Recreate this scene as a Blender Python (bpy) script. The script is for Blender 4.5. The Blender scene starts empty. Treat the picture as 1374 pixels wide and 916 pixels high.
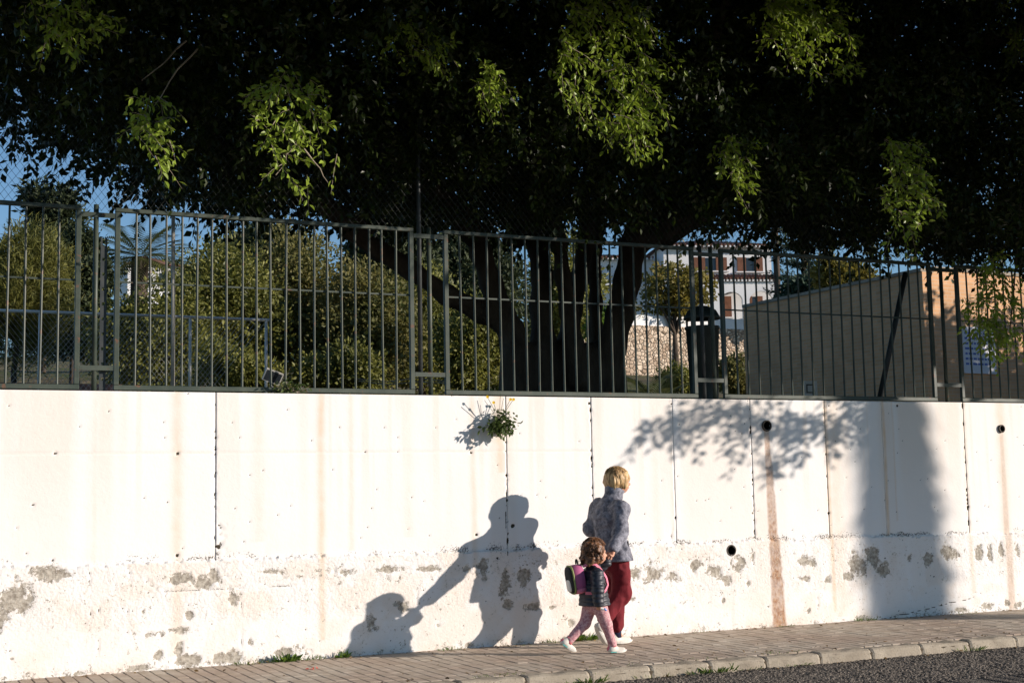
import bpy, math, random
import numpy as np
from mathutils import Matrix, Vector

# ------------------------------------------------------------------ camera, sky, sun, exposure
SC = bpy.context.scene
COL = SC.collection
YAW, PITCH, ROLL = math.radians(25.05), math.radians(6.288), math.radians(1.107)
CAM = np.array([0.0, -11.54, 1.36]); FPX = 1850.0
_f = np.array([math.sin(YAW)*math.cos(PITCH), math.cos(YAW)*math.cos(PITCH), math.sin(PITCH)])
_r0 = np.array([math.cos(YAW), -math.sin(YAW), 0.0]); _u0 = np.cross(_r0, _f)
_r = math.cos(ROLL)*_r0 - math.sin(ROLL)*_u0
_u = math.sin(ROLL)*_r0 + math.cos(ROLL)*_u0
cd = bpy.data.cameras.new('camera'); cam = bpy.data.objects.new('camera', cd); COL.objects.link(cam)
cd.sensor_width = 23.5; cd.lens = FPX/1374*23.5; cd.clip_start = 0.1; cd.clip_end = 3000
m = Matrix.Identity(4)
for i in range(3):
    m[i][0], m[i][1], m[i][2], m[i][3] = _r[i], _u[i], -_f[i], CAM[i]
cam.matrix_world = m
SC.camera = cam

SUNV = np.array([1.47, -1.0, 0.455]); SUN = SUNV/np.linalg.norm(SUNV)      # towards the sun
EL = math.asin(SUN[2]); AZ = math.atan2(SUN[0], SUN[1])
w = bpy.data.worlds.new('World'); SC.world = w; w.use_nodes = True
nt = w.node_tree; bg = nt.nodes['Background']
sky = nt.nodes.new('ShaderNodeTexSky'); sky.sky_type = 'NISHITA'; sky.sun_disc = False
sky.sun_elevation = EL; sky.sun_rotation = AZ; sky.altitude = 50; sky.air_density = 1.0; sky.dust_density = 0.0; sky.ozone_density = 4.0
nt.links.new(sky.outputs[0], bg.inputs[0]); bg.inputs[1].default_value = 0.098
sl = bpy.data.lights.new('sun', 'SUN'); sun = bpy.data.objects.new('sun', sl); COL.objects.link(sun)
sl.energy = 5.0; sl.angle = math.radians(0.53); sl.color = (1.0, 0.885, 0.785)
sun.rotation_euler = Vector(SUN).to_track_quat('Z', 'Y').to_euler(); sun.location = (20, -20, 20)
SC.view_settings.view_transform = 'Standard'; SC.view_settings.look = 'None'
SC.view_settings.exposure = 0.46; SC.view_settings.gamma = 1.0; SC.view_settings.use_curve_mapping = False
SC.cycles.use_denoising = True
SC.cycles.max_bounces = 6; SC.cycles.diffuse_bounces = 3; SC.cycles.transparent_max_bounces = 4

# ------------------------------------------------------------------ helpers
RNG = np.random.default_rng(7); random.seed(7)
def ray(px, py): return _f + _r*(px-687)/FPX - _u*(py-458)/FPX
def at(px, py, Y=None, Z=None, dep=None):
    """photograph pixel -> world point on the plane y=Y or z=Z or at a depth"""
    d = ray(px, py)
    t = (Y-CAM[1])/d[1] if Y is not None else ((Z-CAM[2])/d[2] if Z is not None else dep)
    return CAM + d*t
def A(*v): return np.array(v, float)

def _hash(ix, iy, iz, seed):
    h = (ix*374761393 + iy*668265263 + iz*2147483647 + seed*1274126177) & 0xffffffff
    h = ((h ^ (h >> 13))*1274126177) & 0xffffffff
    h = h ^ (h >> 16)
    return (h & 0xffff)/65535.0
def vnoise(P, seed=0):
    P = np.asarray(P, float); i = np.floor(P).astype(np.int64); f = P-i; f = f*f*(3-2*f)
    r = 0
    for dx in (0, 1):
        for dy in (0, 1):
            for dz in (0, 1):
                wt = (f[..., 0] if dx else 1-f[..., 0])*(f[..., 1] if dy else 1-f[..., 1])*(f[..., 2] if dz else 1-f[..., 2])
                r = r + wt*_hash(i[..., 0]+dx, i[..., 1]+dy, i[..., 2]+dz, seed)
    return r
def fbm(P, o=4, seed=0):
    P = np.asarray(P, float); a, s, t = 0.5, 0.0, 0.0
    for k in range(o):
        s = s + a*vnoise(P*(2.03**k), seed+k*17); t += a; a *= 0.5
    return s/t
def sstep(a, b, x):
    t = np.clip((x-a)/(b-a), 0, 1); return t*t*(3-2*t)
def fb2(x, z, sc, o=4, seed=0):
    return fbm(np.stack([x*sc, z*sc, np.full_like(x, seed*3.7)], -1), o, seed)

ORG = {}
def org(o): return ORG.get(o.name, np.zeros(3))
def link(o, parent=None):
    COL.objects.link(o)
    if parent is not None: o.parent = parent
    return o
def tag(o, label=None, cat=None, group=None, kind=None):
    if label: o['label'] = label
    if cat: o['category'] = cat
    if group: o['group'] = group
    if kind: o['kind'] = kind
    return o
def thing(name, loc, label, cat, group=None):
    o = bpy.data.objects.new(name, None); COL.objects.link(o); o.location = tuple(loc); o.empty_display_size = 0.1
    ORG[o.name] = np.array(loc, float)
    return tag(o, label, cat, group)
def mesh_np(name, V, F, attrs=None, smooth=False):
    """V (n,3); F: list of (m,k) index arrays"""
    V = np.asarray(V, np.float32)
    if isinstance(F, np.ndarray): F = [F]
    F = [np.asarray(f, np.int32) for f in F if len(f)]
    me = bpy.data.meshes.new(name)
    nl = sum(f.size for f in F); nf = sum(len(f) for f in F)
    me.vertices.add(len(V)); me.vertices.foreach_set('co', V.ravel())
    me.loops.add(nl); me.loops.foreach_set('vertex_index', np.concatenate([f.ravel() for f in F]))
    tot = np.concatenate([np.full(len(f), f.shape[1], np.int32) for f in F])
    st = np.concatenate([[0], np.cumsum(tot)[:-1]]).astype(np.int32)
    me.polygons.add(nf); me.polygons.foreach_set('loop_start', st); me.polygons.foreach_set('loop_total', tot)
    me.polygons.foreach_set('use_smooth', np.full(nf, bool(smooth)))
    for k, a in (attrs or {}).items():
        at_ = me.attributes.new(k, 'FLOAT', 'POINT'); at_.data.foreach_set('value', np.asarray(a, np.float32))
    me.update(calc_edges=True); me.validate()
    return me
def obj(name, V, F, mat, parent=None, attrs=None, smooth=False):
    V = np.asarray(V, float)
    if parent is not None: V = V-org(parent)
    me = mesh_np(name, V, F, attrs, smooth)
    if mat is not None: me.materials.append(mat)
    o = link(bpy.data.objects.new(name, me), parent)
    if parent is not None: ORG[o.name] = org(parent)
    return o
def inst(name, me, loc, parent, rz=0.0):
    o = link(bpy.data.objects.new(name, me), parent)
    o.location = tuple(np.array(loc)-(org(parent) if parent is not None else 0)); o.rotation_euler = (0, 0, rz)
    ORG[o.name] = np.array(loc, float)
    return o
class B:
    """collects shapes for ONE mesh"""
    def __init__(s): s.V = []; s.Q = []; s.T = []; s.n = 0
    def add(s, V, Q=None, T=None):
        V = np.asarray(V, float)
        if Q is not None and len(Q): s.Q.append(np.asarray(Q)+s.n)
        if T is not None and len(T): s.T.append(np.asarray(T)+s.n)
        s.V.append(V); s.n += len(V); return s
    def box(s, lo, hi, R=None, o=None):
        lo, hi = np.array(lo, float), np.array(hi, float)
        V = np.array([[(lo, hi)[i][0], (lo, hi)[j][1], (lo, hi)[k][2]] for i in (0, 1) for j in (0, 1) for k in (0, 1)])
        if R is not None: V = V@np.asarray(R).T
        if o is not None: V = V+np.asarray(o)
        return s.add(V, [[0, 1, 3, 2], [4, 6, 7, 5], [0, 4, 5, 1], [2, 3, 7, 6], [0, 2, 6, 4], [1, 5, 7, 3]])
    def bev(s, lo, hi, b):
        """box with bevelled edges (inset top/bottom and sides)"""
        lo, hi = np.array(lo, float), np.array(hi, float); V = []
        for z, ins in ((lo[2], b), (lo[2]+b, 0), (hi[2]-b, 0), (hi[2], b)):
            x0, x1, y0, y1 = lo[0]+ins, hi[0]-ins, lo[1]+ins, hi[1]-ins; c = b if ins == 0 else b*0.6
            V += [[x0+c, y0, z], [x1-c, y0, z], [x1, y0+c, z], [x1, y1-c, z], [x1-c, y1, z], [x0+c, y1, z], [x0, y1-c, z], [x0, y0+c, z]]
        Q = [[r*8+i, r*8+(i+1) % 8, (r+1)*8+(i+1) % 8, (r+1)*8+i] for r in range(3) for i in range(8)]
        T = [[0, i+1, i] for i in range(1, 7)] + [[24, 24+i, 25+i] for i in range(1, 7)]
        return s.add(V, Q, T)
    def tube(s, pts, rad, n=6, cap=True):
        pts = np.array(pts, float); k = len(pts); rad = np.broadcast_to(np.asarray(rad, float), (k,))
        t = np.gradient(pts, axis=0); t /= np.linalg.norm(t, axis=1)[:, None]+1e-9
        ref = A(0, 0, 1) if abs(t[0][2]) < 0.9 else A(1, 0, 0)
        V = []
        for i in range(k):
            a = np.cross(t[i], ref); a /= np.linalg.norm(a)+1e-9; b = np.cross(t[i], a); ref = np.cross(a, t[i])
            th = np.arange(n)*2*math.pi/n
            V.append(pts[i]+rad[i]*(np.cos(th)[:, None]*a+np.sin(th)[:, None]*b))
        Q = [[i*n+j, i*n+(j+1) % n, (i+1)*n+(j+1) % n, (i+1)*n+j] for i in range(k-1) for j in range(n)]
        T = []
        if cap and n > 2:
            for e in (0, k-1): T += [[e*n, e*n+j, e*n+j+1] if e else [e*n, e*n+j+1, e*n+j] for j in range(1, n-1)]
        return s.add(np.concatenate(V), Q, T)
    def obj(s, name, mat, parent=None, smooth=False, attrs=None):
        F = []
        if s.Q: F.append(np.concatenate(s.Q))
        if s.T: F.append(np.concatenate(s.T))
        return obj(name, np.concatenate(s.V), F, mat, parent, attrs, smooth)
    def mesh(s, name, mat, smooth=False):
        F = []
        if s.Q: F.append(np.concatenate(s.Q))
        if s.T: F.append(np.concatenate(s.T))
        me = mesh_np(name, np.concatenate(s.V), F, None, smooth)
        if mat: me.materials.append(mat)
        return me
def grid_faces(nx, nz, keep=None):
    i, k = np.meshgrid(np.arange(nx-1), np.arange(nz-1), indexing='ij')
    a = i*nz+k
    Q = np.stack([a, a+nz, a+nz+1, a+1], -1)
    return Q.reshape(-1, 4) if keep is None else Q[keep]

# ------------------------------------------------------------------ materials
class N:
    def __init__(s, name, rough=0.8, spec=0.3, col=None):
        s.m = bpy.data.materials.new(name); s.m.use_nodes = True; s.t = s.m.node_tree
        s.b = s.t.nodes['Principled BSDF']; s.b.inputs['Roughness'].default_value = rough
        s.b.inputs['Specular IOR Level'].default_value = spec
        s._p = None
        if col is not None: s.b.inputs['Base Color'].default_value = (*col, 1)
    def n(s, t): return s.t.nodes.new(t)
    def l(s, a, b): s.t.links.new(a, b)
    def pos(s):
        if s._p is None: s._p = s.n('ShaderNodeNewGeometry').outputs['Position']
        return s._p
    def gen(s): return s.n('ShaderNodeTexCoord').outputs['Object']
    def map(s, v, sc):
        q = s.n('ShaderNodeMapping'); s.l(v, q.inputs[0]); q.inputs['Scale'].default_value = sc; return q.outputs[0]
    def noise(s, scale, detail=3, v=None, rough=0.6, out=0):
        q = s.n('ShaderNodeTexNoise'); q.inputs['Scale'].default_value = scale; q.inputs['Detail'].default_value = detail
        q.inputs['Roughness'].default_value = rough; s.l(v if v is not None else s.pos(), q.inputs['Vector']); return q.outputs[out]
    def vor(s, scale, v=None, feat='F1', out=0):
        q = s.n('ShaderNodeTexVoronoi'); q.inputs['Scale'].default_value = scale; q.feature = feat
        s.l(v if v is not None else s.pos(), q.inputs['Vector']); return q.outputs[out]
    def ramp(s, x, a, b, lo=0.0, hi=1.0):
        q = s.n('ShaderNodeMapRange'); s.l(x, q.inputs[0]); q.inputs[1].default_value = a; q.inputs[2].default_value = b
        q.inputs[3].default_value = lo; q.inputs[4].default_value = hi; return q.outputs[0]
    def attr(s, name):
        q = s.n('ShaderNodeAttribute'); q.attribute_name = name; return q.outputs['Fac']
    def mul(s, a, b, op='MULTIPLY'):
        q = s.n('ShaderNodeMath'); q.operation = op
        for i, v in enumerate((a, b)):
            if isinstance(v, (int, float)): q.inputs[i].default_value = v
            else: s.l(v, q.inputs[i])
        return q.outputs[0]
    def mix(s, fac, a, b):
        q = s.n('ShaderNodeMix'); q.data_type = 'RGBA'
        if isinstance(fac, (int, float)): q.inputs[0].default_value = fac
        else: s.l(fac, q.inputs[0])
        for i, v in ((6, a), (7, b)):
            if isinstance(v, tuple): q.inputs[i].default_value = (*v, 1)
            else: s.l(v, q.inputs[i])
        return q.outputs[2]
    def col(s, c): s.l(c, s.b.inputs['Base Color']); return s
    def bump(s, h, strength=0.5, dist=0.01):
        q = s.n('ShaderNodeBump'); q.inputs['Strength'].default_value = strength; q.inputs['Distance'].default_value = dist
        s.l(h, q.inputs['Height']); s.l(q.outputs[0], s.b.inputs['Normal']); return s
    def trans(s, c, fac):
        t = s.n('ShaderNodeBsdfTranslucent'); mx = s.n('ShaderNodeMixShader'); mx.inputs[0].default_value = fac
        if isinstance(c, tuple): t.inputs[0].default_value = (*c, 1)
        else: s.l(c, t.inputs[0])
        s.l(s.b.outputs[0], mx.inputs[1]); s.l(t.outputs[0], mx.inputs[2])
        s.l(mx.outputs[0], s.t.nodes['Material Output'].inputs[0]); return s
def two(name, a, b, scale, rough=0.8, spec=0.3, lo=0.35, hi=0.65, bump=0.0, bscale=None, dist=0.01, local=False):
    q = N(name, rough, spec); v = q.gen() if local else None
    q.col(q.mix(q.ramp(q.noise(scale, 4, v), lo, hi), a, b))
    if bump: q.bump(q.noise(bscale or scale*4, 4, v), bump, dist)
    return q.m
def leafmat(name, a, b, tr=0.2, rough=0.45, spec=0.4, trc=None):
    q = N(name, rough, spec); c = q.mix(q.attr('tone'), a, b); q.col(c)
    q.trans(q.mix(q.attr('tone'), tuple(x*2.0 for x in a), trc or tuple(min(1, x*2.2) for x in b)), tr); return q.m

# wall paint: wear masks are stored on the wall's own points
q = N('wall_paint', 0.85, 0.2)
c = q.mix(q.ramp(q.noise(0.7, 4), 0.3, 0.7), (0.825, 0.82, 0.81), (0.81, 0.79, 0.765))
c = q.mix(q.mul(q.ramp(q.noise(30, 5), 0.60, 0.75), q.attr('grit')), c, (0.60, 0.55, 0.47))
c = q.mix(q.attr('stain'), c, (0.68, 0.46, 0.25))
rn = q.ramp(q.noise(38, 5, q.map(q.pos(), (1, 1, .6))), 0.38, 0.62)
c = q.mix(q.mul(q.attr('rust'), q.mul(q.mul(rn, .3), .72, 'ADD')), c, q.mix(q.ramp(q.noise(30, 4), 0.35, 0.65), (0.28, 0.14, 0.075), (0.46, 0.28, 0.165)))
pf = q.mul(q.attr('peel'), q.mul(q.mul(q.noise(36, 7, None, .78), -.5, 'ADD'), 1.65), 'ADD')
pm_ = q.ramp(pf, .50, .535)
c = q.mix(q.ramp(pf, .44, .50, 0, .5), c, (0.62, 0.58, 0.50))
c = q.mix(pm_, c, q.mix(q.ramp(q.noise(34, 5), 0.35, 0.65), (0.24, 0.21, 0.17), (0.52, 0.48, 0.41)))
chips = q.mul(q.ramp(q.noise(58, 5, None, .7), .642, .68), q.ramp(q.attr('grit'), .3, .9, 0, .5)); chips = q.mul(chips, q.ramp(q.noise(3.1, 3), .45, .56))
c = q.mix(chips, c, (0.24, 0.20, 0.15))
rg_ = q.mul(q.ramp(q.mul(q.noise(64, 4, q.map(q.pos(), (1, 1, 1.0)), .75), q.mul(q.attr('rag'), .22), 'ADD'), .70, .74), q.ramp(q.attr('rag'), .12, .45))
c = q.mix(q.mul(rg_, .9), c, (0.07, 0.06, 0.045))
ck = q.ramp(q.mul(q.attr('crack'), q.mul(q.mul(q.noise(90, 3), -.5, 'ADD'), .7), 'ADD'), .42, .6)
c = q.mix(ck, c, (0.055, 0.045, 0.03))
q.col(c)
hh = q.mul(q.noise(45, 6), q.ramp(q.attr('grit'), 0, 1, 0.10, 1.0)); hh = q.mul(hh, q.mul(pm_, -.6), 'ADD'); hh = q.mul(hh, q.mul(rg_, -.6), 'ADD'); q.bump(hh, 0.6, 0.012)
M_WALL = q.m
M_CORE = N('old_concrete', 0.9, 0.2, (0.10, 0.09, 0.075)).m
M_BORE = N('drain_bore', 0.9, 0.1, (0.012, 0.011, 0.01)).m
M_PIPE = two('drain_pipe_plastic', (0.05, 0.045, 0.04), (0.09, 0.07, 0.05), 30, 0.6)

q = N('paver_concrete', 0.85, 0.25)
c = q.mix(q.ramp(q.noise(1.1, 4), 0.38, 0.62), (0.49, 0.435, 0.36), (0.41, 0.32, 0.255))
c = q.mix(q.ramp(q.noise(9, 4, q.map(q.pos(), (1, 0.5, 1))), 0.35, 0.75), c, (0.34, 0.275, 0.205))
c = q.mix(q.ramp(q.noise(120, 3), 0.6, 0.8, 0, 0.6), c, (0.16, 0.13, 0.10))
q.col(c); q.bump(q.noise(150, 4), 0.3, 0.004); M_PAVER = q.m
M_JOINT = two('joint_dirt', (0.06, 0.045, 0.03), (0.11, 0.085, 0.055), 12, 0.95)
q = N('kerb_concrete', 0.9, 0.2)
c = q.mix(q.ramp(q.noise(4, 5), 0.35, 0.65), (0.40, 0.35, 0.275), (0.28, 0.24, 0.185))
c = q.mix(q.ramp(q.noise(60, 4), 0.58, 0.72), c, (0.17, 0.14, 0.11)); q.col(c); q.bump(q.noise(70, 5), 0.6, 0.008); M_KERB = q.m
q = N('asphalt', 0.85, 0.35)
c = q.mix(q.ramp(q.vor(60), 0.15, 0.6), (0.34, 0.29, 0.235), (0.05, 0.043, 0.036))
c = q.mix(q.ramp(q.noise(140, 2), 0.62, 0.7), c, (0.36, 0.32, 0.28)); q.col(c)
q.bump(q.mul(q.vor(60), q.noise(60, 3), 'ADD'), 1.0, 0.016); M_ROAD = q.m

q = N('green_fence_paint', 0.5, 0.35)
c = q.mix(q.ramp(q.noise(5, 4), 0.35, 0.65), (0.031, 0.045, 0.035), (0.062, 0.076, 0.059))
c = q.mix(q.ramp(q.noise(14, 5), 0.60, 0.68), c, (0.12, 0.065, 0.04)); q.col(c); q.bump(q.noise(80, 3), 0.15, 0.003); M_FENCE = q.m
M_FENCEDK = two('dark_fence_steel', (0.022, 0.028, 0.03), (0.045, 0.05, 0.05), 8, 0.5, 0.4)
M_GALV = two('galvanised_steel', (0.32, 0.31, 0.28), (0.48, 0.46, 0.41), 9, 0.5, 0.5)
M_WHITEMETAL = two('pale_painted_steel', (0.76, 0.76, 0.73), (0.82, 0.82, 0.79), 6, 0.5)
M_NET = N('net_wire', 0.6, 0.3, (0.06, 0.065, 0.06)).m
M_LINK = N('chain_link_wire', 0.5, 0.4, (0.55, 0.54, 0.50)).m

q = N('ficus_bark', 0.9, 0.2)
v = q.map(q.pos(), (1, 1, 0.35))
c = q.mix(q.ramp(q.noise(5, 5, v), 0.35, 0.65), (0.042, 0.032, 0.025), (0.09, 0.07, 0.053)); q.col(c); q.bump(q.noise(9, 6, v), 0.8, 0.05); M_BARK = q.m
M_TWIG = two('twig_bark', (0.16, 0.13, 0.10), (0.30, 0.25, 0.19), 6, 0.85)
M_FICUS = leafmat('ficus_leaf', (0.005, 0.011, 0.003), (0.23, 0.315, 0.040), 0.22, 0.38, 0.22, (0.34, 0.46, 0.04))  # light painted in: near-black end for crown shade, pale end for sunlit clumps
M_BUSH = leafmat('bush_leaf', (0.028, 0.042, 0.010), (0.225, 0.22, 0.046), 0.22, 0.5, 0.3)
M_BUSHB = leafmat('dry_bush_leaf', (0.045, 0.062, 0.015), (0.20, 0.17, 0.050), 0.25, 0.6, 0.3)
M_PINE = leafmat('pine_needle', (0.07, 0.08, 0.018), (0.19, 0.18, 0.04), 0.25, 0.6, 0.3)
M_DARKLEAF = leafmat('dark_conifer_leaf', (0.020, 0.030, 0.014), (0.06, 0.075, 0.03), 0.1, 0.6, 0.2)
M_NORF = leafmat('norfolk_needle', (0.02, 0.04, 0.025), (0.05, 0.08, 0.05), 0.1, 0.6, 0.2)
M_YELLOWTREE = leafmat('yellowing_leaf', (0.07, 0.075, 0.015), (0.22, 0.17, 0.03), 0.25, 0.6, 0.3)
M_PALM = leafmat('palm_frond', (0.06, 0.085, 0.025), (0.15, 0.16, 0.06), 0.2, 0.5, 0.4)
M_SKIRT = two('dry_palm_skirt', (0.13, 0.09, 0.05), (0.26, 0.19, 0.11), 7, 0.9)
M_GRASS = leafmat('weed_leaf', (0.05, 0.10, 0.012), (0.13, 0.20, 0.03), 0.3, 0.55, 0.3)
M_WPLANT = leafmat('wall_plant_leaf', (0.055, 0.085, 0.02), (0.15, 0.17, 0.05), 0.25, 0.5, 0.3)
M_YFLOWER = N('yellow_petal', 0.6, 0.2, (0.75, 0.50, 0.02)).m
M_REDLEAF = N('red_petal', 0.6, 0.2, (0.55, 0.04, 0.02)).m
q = N('terrace_soil', 0.95, 0.1)
c = q.mix(q.ramp(q.noise(0.25, 5), 0.4, 0.6), (0.10, 0.085, 0.05), (0.07, 0.085, 0.03))
c = q.mix(q.ramp(q.noise(2.0, 4), 0.5, 0.7), c, (0.20, 0.155, 0.105)); q.col(c); q.bump(q.noise(4, 5), 0.6, 0.08); M_SOIL = q.m
M_COURT = two('red_court_surface', (0.20, 0.10, 0.08), (0.26, 0.15, 0.12), 2, 0.9)

q = N('tan_brick', 0.9, 0.2)
br = q.n('ShaderNodeTexBrick'); q.l(q.gen(), br.inputs['Vector'])
br.inputs['Scale'].default_value = 1.0; br.inputs['Brick Width'].default_value = 0.25; br.inputs['Row Height'].default_value = 0.075
br.inputs['Mortar Size'].default_value = 0.006; br.inputs['Color1'].default_value = (0.72, 0.42, 0.225, 1)
br.inputs['Color2'].default_value = (0.60, 0.345, 0.175, 1); br.inputs['Mortar'].default_value = (0.58, 0.46, 0.33, 1)
q.col(q.mix(q.ramp(q.noise(1.3, 4), 0.4, 0.7, 0, 0.5), br.outputs[0], (0.38, 0.24, 0.14))); q.bump(br.outputs[1], -0.4, 0.01); M_BRICK = q.m
M_WHITE = two('white_render', (0.72, 0.72, 0.72), (0.80, 0.80, 0.79), 0.5, 0.8)
M_ROOF = two('terracotta_tile', (0.16, 0.075, 0.05), (0.27, 0.14, 0.09), 1.5, 0.85)
M_SHUT = two('brown_shutter', (0.13, 0.05, 0.025), (0.20, 0.085, 0.045), 3, 0.6)
M_GLASS = N('dark_window_glass', 0.08, 0.6, (0.02, 0.025, 0.03)).m
M_IRON = N('black_iron', 0.5, 0.4, (0.03, 0.03, 0.035)).m
q = N('rubble_stone', 0.9, 0.2)
vd = q.vor(4.2, None, 'DISTANCE_TO_EDGE'); vc = q.vor(4.2, None, 'F1', 1)
sep = q.n('ShaderNodeSeparateColor'); q.l(vc, sep.inputs[0])
c = q.mix(sep.outputs[0], (0.36, 0.26, 0.18), (0.68, 0.56, 0.43)); c = q.mix(q.ramp(vd, 0.02, 0.06), (0.13, 0.10, 0.07), c)
q.col(c); q.bump(q.ramp(vd, 0.0, 0.15), 0.8, 0.08); M_STONE = q.m
M_BIN = two('dark_green_bin', (0.018, 0.026, 0.022), (0.035, 0.045, 0.04), 5, 0.45, 0.4)
M_SIGNW = N('sign_white', 0.6, 0.3, (0.68, 0.68, 0.70)).m
M_SIGNB = N('sign_blue_print', 0.6, 0.3, (0.10, 0.16, 0.42)).m
M_BLACK = N('black_paint', 0.6, 0.3, (0.02, 0.02, 0.02)).m

# ------------------------------------------------------------------ ground: road, pavement, kerb, terrace
def tensor(xs, ys, zf):
    X, Y = np.meshgrid(xs, ys, indexing='ij'); Z = zf(X, Y)
    return np.stack([X, Y, Z], -1).reshape(-1, 3), grid_faces(len(xs), len(ys))
xs = np.concatenate([[-900, -300, -80, -20, 0, 3], np.arange(4, 12.5, 0.020), [13, 16, 24, 60, 200, 900]])
ys = np.concatenate([[-900, -300, -60, -15, -6], np.arange(-3.4, -1.98, 0.020)])
def roadz(X, Y):
    near = ((X > 3.9) & (X < 12.6) & (Y > -3.7)).astype(float)
    cell = _hash(np.floor(X/0.020).astype(np.int64), np.floor(Y/0.020).astype(np.int64), 0*X.astype(np.int64), 3)
    return -0.088+near*(0.010*(cell-0.5)+0.012*(fb2(X, Y, 6, 3, 4)-0.5))
V, F = tensor(xs, ys, roadz)
tag(obj('road', V, F, M_ROAD), 'dark speckled asphalt road at the foot of the kerb', kind='structure')

PV0 = -1.885
pave = B().box((-40, PV0, -0.12), (60, 0.10, -0.014)).obj('pavement', M_JOINT)
tag(pave, 'brick paved sidewalk along the white wall', kind='structure')
PW, PL = 0.1, 0.208
def paver_mesh(k):
    g = 0.0035; b = B(); jig = [0.0, 0.0012, -0.0012][k]
    b.bev((-PW/2+g, -PL/2+g, -0.02), (PW/2-g, PL/2-g, jig), 0.004); return b
pm = [paver_mesh(k).mesh('paver', M_PAVER) for k in range(3)]
cells = []
ny = int((0-PV0)/PL)
for i in range(int(-1.5/PW), int(15/PW)):
    for j in range(ny+1):
        x, y = i*PW+PW/2, -0.006-PL/2-j*PL
        if y-PL/2 < PV0-0.002: continue
        d = A(x, y, 0)-CAM; dep = d@_f; px = 687+FPX*(d@_r)/dep; py = 458-FPX*(d@_u)/dep
        cells.append((1.0/dep**3 if (-8 < px < 1382 and py < 922) else 0, x, y))
cells.sort(key=lambda t: -t[0])
for s, x, y in cells[:300]:
    inst('paver', pm[random.randrange(3)], (x, y, random.uniform(-0.0015, 0.0015)), pave)
bb = B()
proto = paver_mesh(0); pv = np.concatenate(proto.V); pq = np.concatenate(proto.Q); pt = np.concatenate(proto.T)
for s, x, y in cells[300:]:
    bb.add(pv+A(x, y, random.uniform(-0.002, 0.002)), pq, pt)
tag(bb.obj('paver_field', M_PAVER, pave), 'rest of the small ribbed pavers', kind='stuff')

kerb = B().box((-40, -2.03, -0.4), (60, PV0-0.01, -0.035)).obj('kerb', M_JOINT); tag(kerb, 'worn pale concrete kerb between sidewalk and road', kind='structure')
def kerb_stone(seed, L=0.54):
    n = 28; prof = [(-1.89, -0.09), (-1.89, -0.006), (-1.897, 0.0), (-2.0, -0.002), (-2.022, -0.012), (-2.034, -0.034), (-2.045, -0.12), (-2.045, -0.3)]
    xs = np.linspace(-L/2+0.005, L/2-0.005, n); V = []
    for i, x in enumerate(xs):
        e = 0.006 if i in (0, n-1) else 0
        for (y, z) in prof:
            wv = (fbm(A(x*9+seed*5, y*30, z*30), 3, seed)-0.5)*0.022
            V.append((x, y+wv*0.8+(e if y < -1.95 else 0), z+wv*(z > -0.1)-e*(z > -0.1)))
    k = len(prof); Q = [[i*k+j, (i+1)*k+j, (i+1)*k+j+1, i*k+j+1] for i in range(n-1) for j in range(k-1)]
    b = B().add(V, Q); b.add([V[j] for j in range(k)], None, [[0, j, j+1] for j in range(1, k-1)])
    b.add([V[(n-1)*k+j] for j in range(k)], None, [[0, j+1, j] for j in range(1, k-1)])
    return b
km = [kerb_stone(s).mesh('kerb_stone', M_KERB, False) for s in range(5)]
for i in range(-6, 34):
    inst('kerb_stone', km[i % 5], (1.0+i*0.54, random.uniform(-0.004, 0.004), random.uniform(-0.005, 0.003)), kerb)

def terz(X, Y):
    z = 2.2+0.108*np.maximum(0, Y-6)-0.0*X
    z = z-0.03*np.maximum(0, Y-110)
    return z+(fb2(X, Y, 0.12, 3, 9)-0.5)*np.clip((Y-4)*0.06, 0, 1.2)
xs = np.concatenate([np.linspace(-600, -40, 8), np.arange(-30, 130, 1.5), np.linspace(140, 900, 8)])
ys = np.concatenate([[0.33], np.arange(1, 40, 1.0), np.arange(41, 130, 2.5), [150, 200, 300, 420]])
V, F = tensor(xs, ys, terz)
tag(obj('terrace_ground', V, F[:, ::-1] if False else F, M_SOIL), 'planted slope of soil and grass behind the wall', kind='structure')
cz = 3.15
crt = B().box((-14, 14.5, 2.6), (4.2, 30, cz+0.35)).obj('sports_court', M_COURT); tag(crt, 'reddish court surface behind the mesh fence', kind='structure')

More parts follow.
